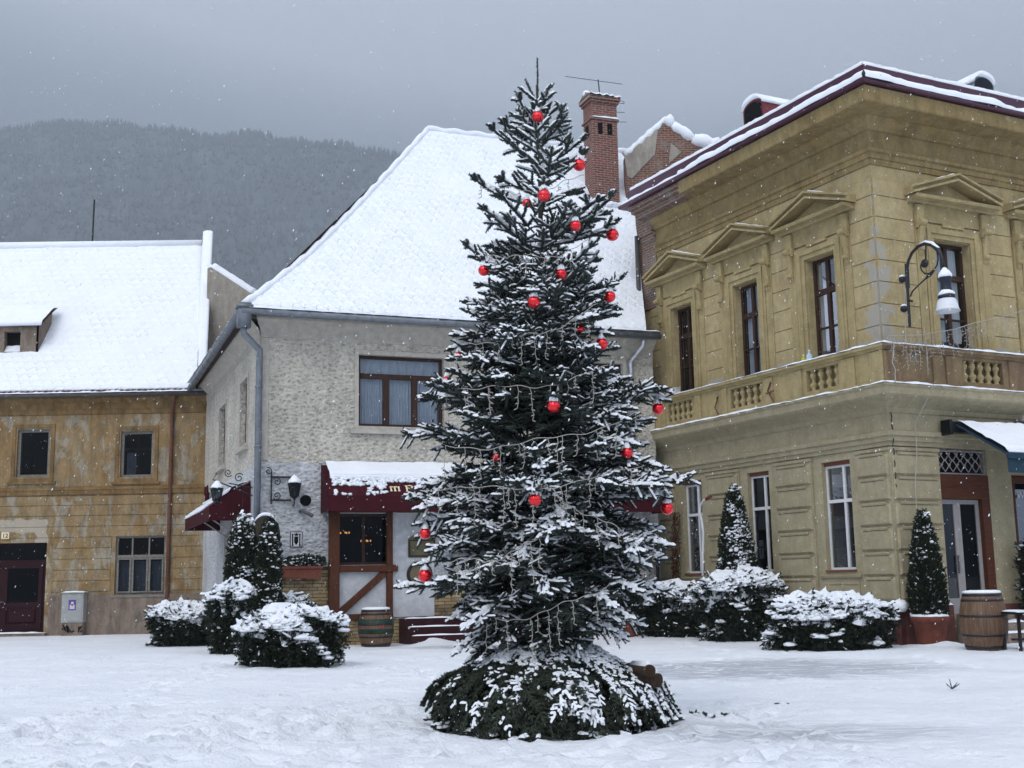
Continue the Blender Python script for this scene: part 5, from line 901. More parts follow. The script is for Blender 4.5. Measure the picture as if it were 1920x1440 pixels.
def christmas_tree():
    R = thing('christmas_tree', 'tall snow laden spruce christmas tree with red baubles standing in the snowy square', 'christmas tree', (TC[0], TC[1], 0)); sp = Spray('spruce', 5); rr = random.Random(21)
    tx = lambda z: TC[0] + .055 * (1 - z / TOPZ) * 1.0 - .01 + .02 * math.sin(z * 1.3)
    def snowamt(p):
        n = fbm((p[0] * 1.7, p[1] * 1.7, p[2] * 1.1 + 7), 3); shelter = math.exp(-(((p[0] - .15) / .62) ** 2 + ((p[2] - 3.05) / .75) ** 2)) * (p[1] < TC[1]); low = max(0, min(1, (2.1 - p[2]) / .9)) * max(0, 1 - abs(p[0] - .33) / .75); hi = max(0, min(1, (p[2] - 3.6) / 1.4)); rad = np.hypot(p[0] - TC[0], p[1] - TC[1]) / max(.15, crownR(p[2], math.atan2(p[1] - TC[1], p[0] - TC[0]))); return .70 + .9 * n + .75 * hi + .40 * (rad - .55) - .75 * shelter - .75 * low
    def shoot(p, d, L, r, tipf, depth=0):
        n = max(1, int(round(L / .13))); q = np.array(p, float); dd = np.array(d, float); dd /= np.linalg.norm(dd); sl = L / n
        for i in range(n):
            mid = q + dd * sl * .5
            if not occluded(mid):
                sp.twig(q, dd, sl * 1.12, r); h = math.sqrt(max(0, 1 - dd[2] ** 2)); am = snowamt(mid)
                if h > .45 and rr.random() < am * (.55 + .45 * tipf) * (1.0 if dd[2] < .75 else .5): sp.snow(q + [0, 0, r * .35], dd, sl * rr.uniform(.9, 1.15), r * rr.uniform(.75, 1.25) * (.75 + .5 * tipf))
            q = q + dd * sl; dd = dd + np.array([rr.gauss(0, .06), rr.gauss(0, .06), rr.gauss(0.0, .05)]); dd /= np.linalg.norm(dd)
        return q
    def RB(z): return .0150 if z < 4.3 else .0150 + .0035 * min(1, (z - 4.3) / 1.2)
    def branch(z0, az, L, e0, e1, tip=None, dens=1.0, wood=.014):
        p = np.array([tx(z0), TC[1], z0]); N = max(4, int(L / (.074 if z0 < 4.6 else .11))); st = L / N; pts = [p.copy()]; a = az; fine = []
        for i in range(N):
            t = (i + .5) / N; e = e0 + (e1 - e0) * t; a += rr.gauss(0, .03); d = np.array([math.cos(a) * math.cos(e), math.sin(a) * math.cos(e), math.sin(e)])
            if tip is not None:
                w = tip - p; w /= np.linalg.norm(w) + 1e-6; d = d * (1 - t) + w * t; d /= np.linalg.norm(d)
            p = p + d * st; pts.append(p.copy()); fine.append((t, p.copy(), d))
        k = max(2, int(N * .75)); sp.w.append((pts[:k + 1:2] if k > 4 else pts[:k + 1], [wood * (1 - .7 * j / max(1, len(pts[:k + 1:2] if k > 4 else pts[:k + 1]) - 1)) for j in range(len(pts[:k + 1:2] if k > 4 else pts[:k + 1]))]))
        sidev = 1
        for i, (t, p, d) in enumerate(fine):
            if t > .3 or L < .5: shoot(p - d * st, d, st, RB(z0), t)
            if t < (.16 if L > .6 else .05): continue
            hor = np.array([-d[1], d[0], 0]); hor /= np.linalg.norm(hor) + 1e-6; upv = np.cross(d, hor); upv = upv if upv[2] > 0 else -upv
            for s_ in (1, -1):
                if rr.random() > .88 * dens: continue
                ln = (min(.50 * (1 - t) * L + .06, .34) * rr.uniform(.65, 1.15)); ang = rr.uniform(.75, 1.05); v = d * math.cos(ang) + hor * s_ * math.sin(ang) + upv * rr.uniform(-.30, .50) - np.array([0, 0, .10 * (1 if z0 < 3.5 else 0)])
                shoot(p, v, ln * (1 if z0 < 5 else 1.35), RB(z0), t)
                if ln > .12 and (z0 < 5.2 or rr.random() < .4):
                    v = v / np.linalg.norm(v); h2 = np.cross(v, upv); m = int(ln / (.060 if z0 < 4.6 else .08))
                    for j in range(1, m):
                        for s2 in (1, -1):
                            if rr.random() < .80 * dens: q = p + v * (ln * j / m); w = v * .66 + h2 * s2 * .72 + upv * rr.uniform(-.35, .55); shoot(q, w, min(.14, (ln - ln * j / m) * .7 + .06) * rr.uniform(.7, 1.2), RB(z0) * .9, t)
            if rr.random() < .35 * dens: shoot(p, d * .6 + upv * rr.uniform(.5, .9) + hor * rr.uniform(-.4, .4), rr.uniform(.06, .13), RB(z0) * .9, t)
            if rr.random() < .30 and z0 < 4: shoot(p, d * .5 - np.array([0, 0, .8]) + hor * rr.uniform(-.4, .4), rr.uniform(.06, .16), .014, t * .3)
            if t > .35 and rr.random() < .85 and L > .35 and snowamt(p) > .45 and not occluded(p + [0, 0, .03], .1): sp.snow(p - d * st + [0, 0, .012], d, st * 1.25, rr.uniform(.018, .036) * (1.0 if z0 < 5 else .75))
        p, d = fine[-1][1], fine[-1][2]; hor = np.array([-d[1], d[0], 0]); hor /= np.linalg.norm(hor) + 1e-6; shoot(p, d, .11, RB(z0), 1)
        for s_ in (1, -1): shoot(p, d * .75 + hor * s_ * .65, .095, RB(z0), 1)
    def bridge(z, az, k=1.0):
        Rr_ = crownR(z, az) * k; return Rr_
    z = .98; ga = 0.0
    while z < 6.55:
        f = (z - .9) / 5.7; n = 8 if z < 2.2 else 8 if z < 4.4 else 6 if z < 5.2 else 4; ga += 1.1
        for i in range(n):
            az = ga + 6.2832 * i / n + rr.uniform(-.22, .22); zz = z + rr.uniform(-.12, .12)
            e0 = math.radians(-6 + 38 * f ** .9); e1 = math.radians(-34 + 70 * f ** .7) if z < 5.6 else math.radians(48)
            if z > 5.7: e0 = math.radians(38)
            dz = .0
            Rt = crownR(min(zz + math.sin((e0 + e1) / 2) * crownR(zz, az), 7.0), az) ; Rt = .5 * Rt + .5 * crownR(zz, az); Lb = Rt / max(.45, math.cos((e0 + e1) / 2)) * rr.choice((rr.uniform(.62, .9), rr.uniform(.9, 1.06)))
            branch(zz, az, max(.16, Lb), e0 + rr.uniform(-.22, .25), e1 + rr.uniform(-.35, .35), dens=1 if z < 4.9 else .72, wood=.017 * (1 - .6 * f) + .004)
        z += .118 if z < 4.6 else .21 if z < 5.2 else .31
    for az, L, e in ((3.0, .25, 1.15), (.35, .27, .95), (2.4, .16, .8), (-.5, .2, .8), (-2.6, .22, .6), (.1, .2, .6)): p0 = (tx(6.8), TC[1], 6.78); shoot(p0, (math.cos(az) * math.cos(e), math.sin(az) * math.cos(e), math.sin(e)), L * 1.25, .017, .8)
    q = np.array([tx(6.5), TC[1], 6.45]); 
    for i in range(8): sp.twig(q, (0.004, 0, 1), .12, .013); q = q + [.0005, 0, .108]
    # named tips seen standing out of the outline
    for x, y in ((893, 337), (1140, 372), (878, 462), (1163, 523), (1245, 733), (1280, 900), (770, 815), (800, 745), (767, 930), (766, 1100), (1232, 1105), (950, 233), (1050, 232)):
        t = at_y(x, y, TC[1] - .05); r = np.hypot(t[0] - TC[0], 0); branch(max(.9, t[2] - (.45 if y < 600 else .12) * r), 0 if t[0] > TC[0] else math.pi, r * 1.06 + .04, .25, .1, tip=t, dens=.95)
    for p, r, lab, pr in BP:
        hang = p + np.array([0, .02, r + .05]); h = np.hypot(hang[0] - TC[0], hang[1] - TC[1]); az = math.atan2(hang[1] - TC[1], hang[0] - TC[0]); 
        if h > .12 and pr > 7: branch(max(.9, hang[2] - (.3 if hang[2] > 4.6 else -.02) * h), az, h * 1.05, .15, .0, tip=hang, dens=.8)
    sp.build('crown', NEEDLE, R, 'snow', SNTREE, 'branches')
    MB().tube([(tx(z), TC[1], z) for z in (0.2, 1, 2, 3.5, 5, 6.4, 7.0)], [.10, .085, .072, .052, .032, .014, .008], 10).build('trunk', BARK, R, True)
    print('tree twigs', len(sp.a), len(sp.s))
christmas_tree()
for p, r, lab, pr in BP:
    R = thing('bauble', lab, 'bauble', p, 'red baubles hanging on the christmas tree'); b = MB().sphere(p, r, 24); b.build('ball', BAUB, R, True)
    MB().tube([p + [0, 0, r * .93], p + [0, 0, r * 1.16]], r * .2, 10).tube([p + [0, 0, r * 1.1], p + [0, .02, r + .06]], .003, 5).build('hanger', ZINC, R)
    b = MB(); s = r; b.lathe(p, [(s * .62, s * .74), (s * .72, s * .86), (s * .60, s * 1.15), (s * .36, s * 1.5), (s * .12, s * 1.75)], 14, .16); b.build('snow', SNTREE, R, True)
# icicle light strings wound round the tree
def string_lights():
    specs = [((900, 345), (1095, 330), 8, .10, 'top light string looped below the upper baubles'), ((905, 470), (1105, 455), 10, .2, 'light string crossing the tree above the snow shelf'), ((880, 640), (1120, 575), 14, .3, 'light string hanging in the tree just under eave height'), ((830, 722), (1140, 690), 18, .3, 'light string crossing level with the upstairs window'), ((835, 838), (1200, 775), 20, .30, 'light string sagging below the central bauble'), ((800, 915), (1235, 868), 24, .32, 'light string crossing at awning height'), ((838, 1050), (1020, 1003), 12, .38, 'light string dangling in the dark lower left of the tree'), ((890, 1165), (1150, 1090), 13, .36, 'lowest light string hanging above the branch pile'), ((1010, 900), (1230, 1010), 12, .3, 'light string slanting down to the lower right branches')]
    for (x0, y0), (x1, y1), n, drop, lab in specs:
        pts = []; K = 40
        for i in range(K + 1):
            t = i / K; x = x0 + (x1 - x0) * t; y = y0 + (y1 - y0) * t + 20 * math.sin(math.pi * t) + 5 * math.sin(t * 11 + x0) + 2 * math.sin(t * 37); w = at_y(x, y, TC[1]); dx = w[0] - TC[0]; Rm = crownR(w[2], -math.pi / 2) * .97; Rs = crownR(w[2], 0 if dx > 0 else math.pi)
            dy = Rm * math.sqrt(max(0.02, 1 - min(1, abs(dx) / max(.05, Rs)) ** 2)); pts.append(at_y(x, y, TC[1] - dy * (1.0 + .08 * math.sin(t * 9 + y0))))
        R = thing('string_lights', lab, 'string lights', pts[0], 'icicle light strings on the christmas tree'); MB().tube(pts, .0042, 5).build('cable', WIRE, R, True)
        for k in range(int(n * .75)):
            i = min(K, int((k + random.random()) / (n * .75) * K)); p = pts[i].copy(); L = drop * random.uniform(.25, 1.2); q = [p.copy()]; m = max(3, int(L / .05)); b = MB(); bl = MB()
            for j in range(m): p = p + np.array([(-1) ** j * random.uniform(.004, .022), random.uniform(-.008, .008), -L / m]); q.append(p.copy()); s_ = random.choice((-1, 1)); b.tube([p, p + [s_ * .012, 0, -.004], p + [s_ * .030, 0, -.012]], [.003, .005, .0045], 5)
            b.tube(q, .0034, 4); d = b.build('dangling_string', WIRE, R)
string_lights()
# ================================================================== pile of cut branches round its foot
def branch_pile():
    c = np.array([.30, 12.95, 0]); R = thing('branch_pile', 'broad pile of snowy cut fir branches heaped round the foot of the christmas tree', 'branch pile', c); rr = random.Random(5); sp = Spray('spruce', 9)
    def rad(az, h): return (1.07 + .06 * math.sin(az * 3 + 1) + .22 * fbm((math.cos(az) * 2.4, math.sin(az) * 2.4, h * 2.2), 4)) * (1.02 - .05 * h if h < .55 else max(.22, .99 - ((h - .55) / .45) ** .9 * .70))
    H = .84
    def surf(az, h, k=1.0): r = rad(az, h) * k; return c + np.array([r * math.cos(az) , r * math.sin(az) * .95, h * H])
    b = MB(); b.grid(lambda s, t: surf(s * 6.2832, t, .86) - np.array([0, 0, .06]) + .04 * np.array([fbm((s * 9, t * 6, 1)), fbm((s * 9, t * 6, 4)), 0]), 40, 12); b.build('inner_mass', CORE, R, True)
    up = np.array([0, 0, 1.])
    for i in range(1900):
        az = rr.uniform(0, 6.2832); h = rr.random() ** .75; p = surf(az, h, rr.uniform(.90, 1.10)); out = np.array([math.cos(az), math.sin(az), 0]); tang = np.array([-out[1], out[0], 0])
        dn = -up * (.75 if h < .6 else .35) + out * (.35 if h < .6 else .8) + tang * rr.uniform(-.6, .6); dn /= np.linalg.norm(dn); L = rr.uniform(.10, .30); nrm = out * (.8 if h < .62 else .3) + up * (.3 if h < .62 else .9); hor = np.cross(dn, nrm); hor /= np.linalg.norm(hor); k = max(3, int(L / .045)); q = p.copy(); d = dn.copy(); loc = .50 + .75 * fbm((p[0] * 4, p[1] * 4, p[2] * 4 + 3), 4) + .22 * (p[0] - .3) - (.30 if h < .5 else .08)
        for j in range(k):
            if q[2] < .02: break
            sp.twig(q, d, .055, .017)
            if loc > rr.uniform(.2, 1.1): sp.snow(q + nrm * .012, d, .06, rr.uniform(.010, .020))
            for s_ in (1, -1):
                if rr.random() < .85:
                    v = d * .65 + hor * s_ * .75 + nrm * rr.uniform(-.05, .35); sl = rr.uniform(.04, .085) * (1.2 - j / k * .6); sp.twig(q, v, sl, .015)
                    if loc > rr.uniform(.2, 1.1): sp.snow(q + nrm * .012, v / np.linalg.norm(v), sl, rr.uniform(.009, .018))
            q = q + d * .05; d = d + out * .05 - up * .05 + tang * rr.gauss(0, .05); d /= np.linalg.norm(d)
        if loc > .75 and rr.random() < .2: sp.lump(p + nrm * .005, rr.uniform(.03, .07), .4)
    for i in range(45):                  # tips that straggle over the ground snow
        az = rr.uniform(0, 6.2832); p = surf(az, .03, 1.02); out = np.array([math.cos(az), math.sin(az), 0]); d = out + np.array([rr.uniform(-.5, .5), rr.uniform(-.5, .5), -.02]); d /= np.linalg.norm(d); hor = np.array([-d[1], d[0], 0]); p[2] = rr.uniform(.03, .09)
        for j in range(rr.randint(2, 5)):
            sp.twig(p, d, .055, .017); sp.snow(p + [0, 0, .01], d, .06, .02) if rr.random() < .6 else None
            for s_ in (1, -1): v = d * .6 + hor * s_ * .8; sp.twig(p, v, .05, .014); sp.snow(p + [0, 0, .01], v, .05, .015) if rr.random() < .6 else None
            p = p + d * .05
    sp.build('branches', NEEDLE_OLD, R, 'snow', SNTREE)
    for (x, y, r, l) in ((1219, 1258, .062, 'upper sawn log end'), (1236, 1276, .07, 'lower sawn log end')):
        a = at_y(x, y, 12.35 + (.12 if y > 1260 else 0)); d = np.array([.35, -1, .02]) if y < 1265 else np.array([1, -.7, -.1]); d /= np.linalg.norm(d)
        lg = MB().tube([a - d * .5, a], r, 16).build('log', BARK, R); lg['label'] = l; MB().tube([a + d * .002, a + d * .008], r * .9, 16).build('cut_face', plain('cut_wood', (.035, .02, .011), .7, var=.4, scale=20), lg)
        b = MB(); b.tube([a - d * .4 + [0, 0, r * .8], a - d * .03 + [0, 0, r * .85]], [r * .6, r * .75], 8); b.build('snow', SNTREE, lg, True)
branch_pile()
# ================================================================== shrubs
def shrub(name, label, cat, c, rx, ry, h, kind, mat, n, twl=.13, tr=.03, snow=.6, toppow=1.0, shape='mound', seed=1, lumps=1.0, flat=.7, group=None, thick=1.0, bottom=.0, drip=0, ang=0.0):
    R = thing(name, label, cat, c, group); rr = random.Random(seed); sp = Spray(kind, seed); c = np.array(c, float); ca, sa = math.cos(ang), math.sin(ang)
    def surf(az, t, k=1.0):           # t 0 bottom .. 1 top
        w = 1 + (.36 if shape == 'mound' else .13) * fbm((math.cos(az) * 1.6 + seed, math.sin(az) * 1.6, t * 2.2), 3)
        if shape == 'mound': r = (1 - max(0, (t - flat) / (1 - flat)) ** 2.2) ** .5 * (.86 + .14 * min(1, t / .35)); z = t
        elif shape == 'cone': r = (1 - t) ** .62 * (.72 + .28 * min(1, t / .22)) + .05; z = t
        else: r = (1 - max(0, (t - .5) / .5) ** 2.6) ** .62 * (.86 + .14 * min(1, t / .3)) + .03; z = t
        x, y = rx * r * w * k * math.cos(az), ry * r * w * k * math.sin(az); return c + np.array([x * ca - y * sa, x * sa + y * ca, bottom + (h - bottom) * z * (1 + (.16 if shape == 'mound' else .05) * fbm((math.cos(az) * 1.4, math.sin(az) * 1.4 + seed, t * 2), 3))])
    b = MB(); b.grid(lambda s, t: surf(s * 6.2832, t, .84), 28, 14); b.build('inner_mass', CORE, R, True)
    for i in range(n):
        az = rr.uniform(0, 6.2832); t = rr.random() ** (.8 if shape == 'mound' else 1.25); top = shape == 'mound' and rr.random() < .45
        if top: t = rr.uniform(flat, 1.0)
        k = rr.uniform(.86, 1.03) if not top else rr.uniform(.2, 1.02) if t > .97 else rr.uniform(.88, 1.03); p = surf(az, t, k); e = .03; tn = surf(az + e, t, k) - p; tt = surf(az, min(1, t + e), k) - surf(az, max(0, t - e), k); nr = np.cross(tn, tt); nr /= np.linalg.norm(nr) + 1e-9
        if nr @ (p - c - [0, 0, h * .4]) < 0: nr = -nr
        if kind == 'thuja': d = nr * rr.uniform(.3, 1.0) + np.array([rr.uniform(-.3, .3), rr.uniform(-.3, .3), .8])
        elif shape == 'mound': d = nr * .7 + np.array([rr.uniform(-.6, .6), rr.uniform(-.6, .6), .15 - .35 * (1 - t)])
        else: d = nr * .8 + np.array([rr.uniform(-.5, .5), rr.uniform(-.5, .5), rr.uniform(-.1, .6)])
        if shape == 'mound' and nr[2] > .5: d = np.array([nr[0] * 1.5 + rr.uniform(-.7, .7), nr[1] * 1.5 + rr.uniform(-.7, .7), rr.uniform(-.2, .18)])
        d /= np.linalg.norm(d); L = twl * rr.uniform(.6, 1.3); sp.twig(p, d, L, tr * rr.uniform(.8, 1.2))
        fb = fbm((p[0] * 3, p[1] * 3, p[2] * 3 + seed), 3)
        if nr[2] > .45:
            if rr.random() < snow * .5 + fb: sp.snow(p + [0, 0, tr * .9], d if abs(d[2]) < .8 else nr + np.array([1, 0, 0]), L * 1.05, tr * rr.uniform(.7, 1.25) * thick)
            if rr.random() < .5 * lumps + .5 * fb: sp.lump(p + [0, 0, tr * .5], rr.uniform(.07, .15) * thick if shape == 'mound' else rr.uniform(.04, .09), rr.uniform(.35, .5))
            if shape == 'mound' and rr.random() < .05: w_ = d + np.array([rr.uniform(-.5, .5), rr.uniform(-.5, .5), rr.uniform(-.1, .5)]); sp.twig(p, w_, L * 2, tr); sp.snow(p, w_ / np.linalg.norm(w_), L * 1.9, tr * 1.15)
        elif rr.random() < snow * (.03 if shape == 'mound' else .34) * max(0, .35 + 2.2 * fb) * lumps ** .5: sp.lump(p + nr * .02, rr.uniform(.025, .060) * thick, .7)
        elif rr.random() < (.02 if shape == 'mound' else .10) * snow: sp.snow(p + nr * .01, d, L * .8, tr * .5)
    if shape == 'mound':
        edge = lambda az: flat - .10 + .26 * fbm((math.cos(az) * 2.6 + seed, math.sin(az) * 2.6, seed), 4)
        def bl(s, t):
            az = s * 6.2832; e = edge(az); tt = e + (1 - e) * t; p = surf(az, tt, 1.0 if t < .98 else 1.0 - (t - .98) * 48)
            if t > .98: p = surf(az, 1.0, .02)
            nb = fbm((p[0] * 5, p[1] * 5, p[2] * 5 + seed), 4); q = p + np.array([0, 0, (.11 + .10 * nb) * thick * (0.1 + .9 * min(1, t * 5))]); q[:2] += (c[:2] - p[:2]) * (.03 - .05 * nb); return q
        MBb = MB().grid(bl, 110, 24); MBb.build('snow_blanket', SNTREE, R, True)
    sp.build('foliage', mat, R, 'snow', SNTREE, None); MB().tube([c, c + [0, 0, h * .5]], .03, 6).build('stem', BARK, R); return R
shrub('juniper_bush', 'low flat snow topped juniper, leftmost of the bushes before the stucco house corner', 'bush', (-8.75, 32.4, 0), .82, .5, .98, 'leaf', LEAF, 2600, .16, .035, .8, seed=2, thick=1.2)
shrub('juniper_bush', 'taller rounded juniper with thick snow cap between the low flat bush and twin thuja columns', 'bush', (-6.45, 28.1, 0), .56, .5, 1.42, 'leaf', LEAF, 2600, .14, .035, .8, seed=3, thick=1.2, flat=.72)
shrub('yew_bush', 'broad clipped yew with thick snow lobes, nearest bush left of the christmas tree', 'bush', (-4.28, 23.25, 0), .86, .52, .98, 'leaf', LEAF, 4200, .13, .032, .85, seed=4, thick=1.1, flat=.68)
shrub('juniper_bush', 'small spiky juniper half hidden behind the broad clipped yew', 'bush', (-5.25, 29.0, 0), .36, .35, 1.15, 'leaf', LEAF, 1300, .18, .03, .6, seed=5)
shrub('thuja_column', 'wider left column of the twin thujas with clumped snow on its shoulder', 'thuja', (*at_y(454, 1150, 28.5)[:2], 0), .34, .32, at_y(457, 974, 28.5)[2], 'thuja', THUJA, 4200, .12, .03, .75, shape='col', seed=6, lumps=2.2)
shrub('thuja_column', 'slimmer right column of the twin thujas, topped by a snowy tuft', 'thuja', (*at_y(503, 1150, 28.2)[:2], 0), .225, .24, at_y(500, 978, 28.2)[2], 'thuja', THUJA, 3400, .12, .03, .55, shape='col', seed=7, lumps=2.0)
shrub('yew_hedge', 'low dark hedge with ragged snow crest between terracotta pot and topiary cone', 'hedge', (4.12, 32.3, 0), .92, .45, 1.22, 'leaf', LEAF, 2800, .16, .034, .8, seed=8, thick=1.15, flat=.74, ang=.1)
shrub('juniper_bush', 'high spreading juniper with heavy snow shelves round the foot of the topiary cone', 'bush', (5.38, 29.5, 0), 1.02, .6, 1.52, 'leaf', LEAF, 4200, .15, .034, .85, seed=9, thick=1.2, flat=.76)
shrub('topiary_cone', 'slender pointed topiary cone with snow clots on its left side, before the white framed windows', 'topiary', (5.45, 30.1, 1.0), .50, .46, 2.65, 'thuja', THUJA, 3600, .10, .028, .95, shape='cone', seed=10, lumps=2.5)
shrub('yew_hedge', 'long low hedge under a bumpy snow roll in front of the yellow building corner', 'hedge', (6.50, 25.75, 0), 1.24, .48, 1.02, 'leaf', LEAF, 5200, .13, .032, .85, seed=11, thick=1.1, flat=.62)
def pot(name, label, x, y, r, h, Y=None, mat=TERRA):
    c = at_z(x, y) if Y is None else at_y(x, y, Y); c[2] = 0; R = thing(name, label, 'pot', c); MB().lathe(c, [(r * .66, 0), (r * .70, .03), (r * .92, h * .78), (r, h * .80), (r * 1.02, h * .98), (r * .96, h), (r * .88, h), (r * .85, h * .9)], 28).build('body', mat, R, True)
    b = MB(); b.lathe(c, [(r * .9, h * .9), (r * 1.0, h), (r * .93, h + .04), (r * .5, h + .05), (.01, h + .05)], 24, .04); b.build('snow', SN, R, True); return c
c = pot('terracotta_pot', 'wide terracotta pot holding the tall conifer left of the oak barrel', 1747, 1211, .39, .62)
shrub('potted_conifer', 'tall cone shaped conifer growing in the wide terracotta pot by the shop door', 'conifer', (c[0], c[1], .60), .40, .38, 2.15, 'thuja', THUJA, 3600, .11, .028, .42, shape='cone', seed=12, lumps=.9)
c = pot('terracotta_pot', 'smaller terracotta pot with flat rim beside the christmas tree right edge', 1177, 1196, .30, .56)
shrub('potted_conifer', 'loose dark conifer in the smaller pot, mostly hidden by the christmas tree', 'conifer', (c[0], c[1] + .05, .5), .5, .45, 1.7, 'leaf', LEAF, 1500, .15, .03, .45, shape='cone', seed=13)
# ================================================================== barrels
def barrel(c, r, h, label, snow=True, lid=True, paint=False):
    c = np.array(c, float); R = thing('wine_barrel' if not paint else 'planter_barrel', label, 'barrel', c); pr = [(r * (.80 + .20 * math.sin(math.pi * t)), h * t) for t in np.linspace(0, 1, 13)]; MB().lathe((c[0], c[1], c[2]), pr, 32).build('staves', OAK, R, True)
    for t, w in ((.03, .055), (.24, .045), (.58, .045), (.86, .04), (.95, .06)):
        rr_ = lambda q: r * (.80 + .20 * math.sin(math.pi * q)) + .005; t1 = min(.995, t + w / h); MB().lathe(c, [(rr_(t) - .02, h * t), (rr_(t), h * t), (rr_(t1), h * t1), (rr_(t1) - .02, h * t1)], 32).build('hoop', IRON, R, True)
    if paint:
        MB().lathe(c, [(r * .9, h * .34), (r * 1.005, h * .36), (r * .985, h * .74), (r * .9, h * .76)], 32).build('painted_band', GREENP, R, True); F = Frame(c, (.98, .17)); b = MB()
        for k in range(7): b.sphere(F.P(random.uniform(-.16, .16), r * .97, h * random.uniform(.42, .70)), .018, 6, (1, .5, 1))
        b.build('painted_flowers', REDP, R)
    b = MB(); b.lathe(c, [(r * .74, h - .01), (r * .80, h + .01), (r * .78, h + .045), (r * .6, h + .06), (.01, h + .06)], 24, .03); b.build('snow', SN, R, True)
barrel((9.27, 24.5, 0), .455, 1.10, 'upright oak wine barrel with black hoops and flat snow lid, right of the potted conifer')
c = at_z(703, 1213); barrel((c[0], c[1] + .2, 0), .43, .88, 'dark barrel with green painted band and flowers below the porch timber brace', paint=True)
# ================================================================== wall lanterns and brackets
def lantern(c, s, label, arm=None, name='wall_lantern'):
    c = np.array(c, float); R = thing(name, label, 'lantern', c); b = MB(); b.lathe(c, [(.05 * s, -.02 * s), (.02 * s, .0), (.09 * s, .05 * s), (.10 * s, .07 * s)], 6).lathe(c, [(.155 * s, .36 * s), (.17 * s, .38 * s), (.05 * s, .50 * s), (.02 * s, .54 * s), (.03 * s, .57 * s), (.005, .60 * s)], 6)
    for k in range(6): a = 6.283 * k / 6; b.tube([c + [.10 * s * math.cos(a), .10 * s * math.sin(a), .06 * s], c + [.155 * s * math.cos(a), .155 * s * math.sin(a), .37 * s]], .008 * s, 4)
    b.build('frame', IRON, R); MB().lathe(c, [(.092 * s, .06 * s), (.145 * s, .36 * s)], 6).build('glass', DGLASS, R); MB().lathe(c, [(.165 * s, .385 * s), (.15 * s, .43 * s), (.07 * s, .53 * s), (.02 * s, .58 * s)], 10, .1).build('snow', SN, R, True)
    if arm is not None: MB().tube(arm, .016, 6).build('bracket', IRON, R)
p = MF.P(-1.25, .22, 3.62); lantern(p, 1.05, 'black wall lantern with a snowy cap beside the round vent hole', [p + [0, 0, 0], p - [0, 0, .12], MF.P(-1.25, .12, 3.45), MF.P(-1.25, .01, 3.5)])
p = SF.P(.55, .95, 3.55); lantern(p, 1.0, 'black lantern hanging from scrolled ironwork at the house corner over the twin thujas')
def scroll(c, F, r0, r1, turns, s=1, a0=0): return [F.P(0, 0, 0) * 0 + c + F.u * (math.cos(a0 + s * a) * (r0 + (r1 - r0) * a / (turns * 6.283))) + np.array([0, 0, math.sin(a0 + s * a) * (r0 + (r1 - r0) * a / (turns * 6.283))]) for a in np.linspace(0, turns * 6.283, int(22 * turns))]
def sign_bracket():
    R = thing('hanging_sign', 'scrolled iron bracket with an oval snow capped sign at the stucco house corner', 'sign', MF.P(-2.1, .1, 3.5)); F = MF; b = MB()
    for z in (4.18, 3.60): b.tube([F.P(-1.82, .05, z), F.P(-1.30, .05, z)], .022, 6)
    b.tube([F.P(-1.80, .06, 3.5), F.P(-1.80, .06, 4.3)], .02, 6); b.tube(scroll(F.P(-1.66, .06, 4.06), F, .02, .11, 1.4), .013, 5).tube(scroll(F.P(-1.66, .06, 3.72), F, .02, .11, 1.4, -1), .013, 5).tube(scroll(F.P(-1.88, .06, 4.32), F, .02, .10, 1.3), .013, 5)
    G = Frame(SF.P(.05, 0, 0), SF.n, SF.u); d0 = SF.P(.55, .06, 0); G = Frame(d0, SF.n); A = G.P
    b.tube([A(0, 0, 3.75), A(1.0, 0, 4.15), A(.9, 0, 4.3)], .016, 6).tube([A(0, 0, 3.95), A(.6, 0, 4.06)], .014, 6).tube(scroll(A(.35, 0, 4.2), G, .02, .12, 1.4), .013, 5).tube(scroll(A(.62, 0, 4.32), G, .02, .10, 1.4, -1), .013, 5).tube([A(.25, 0, 3.9), A(.25, 0, 3.25)], .010, 5).tube([A(-.15, 0, 3.9), A(-.15, 0, 3.25)], .010, 5)
    b.build('bracket', IRON, R); c = F.P(-2.0, .45, 2.72); Q = [c + F.u * math.cos(a) * .34 + np.array([0, 0, math.sin(a) * .48]) for a in np.linspace(0, 6.283, 29)[:-1]]
    o = MB().prism(Q, F.n * .06).build('sign_plate', plain('dark_sign_wood', (.05, .042, .03), .7), R); MB().tube(Q + [Q[0]], .03, 6).build('rim', IRON, o); MB().tube([q + F.n * .03 + np.array([0, 0, .03]) for q in Q[3:12]], [.01, .03, .045, .05, .05, .045, .035, .02, .01], 8).build('snow', SN, o, True)
sign_bracket()
def bow():
    c = SF.P(9.6, .12, 4.45); R = thing('ribbon_bow', 'small dark red ribbon bow hanging on the stucco side wall above the side awning', 'bow', c); b = MB()
    for s_ in (-1, 1): b.prism([c, c + SF.u * s_ * .30 + np.array([0, 0, .26]), c + SF.u * s_ * .38 + np.array([0, 0, -.02])], SF.n * .06); b.tube([c, c + SF.u * s_ * .16 + np.array([0, 0, -.35]), c + SF.u * s_ * .26 + np.array([0, 0, -.75])], [.07, .07, .05], 6)
    b.sphere(c, .09, 8); b.build('ribbon', AWN, R)
bow()
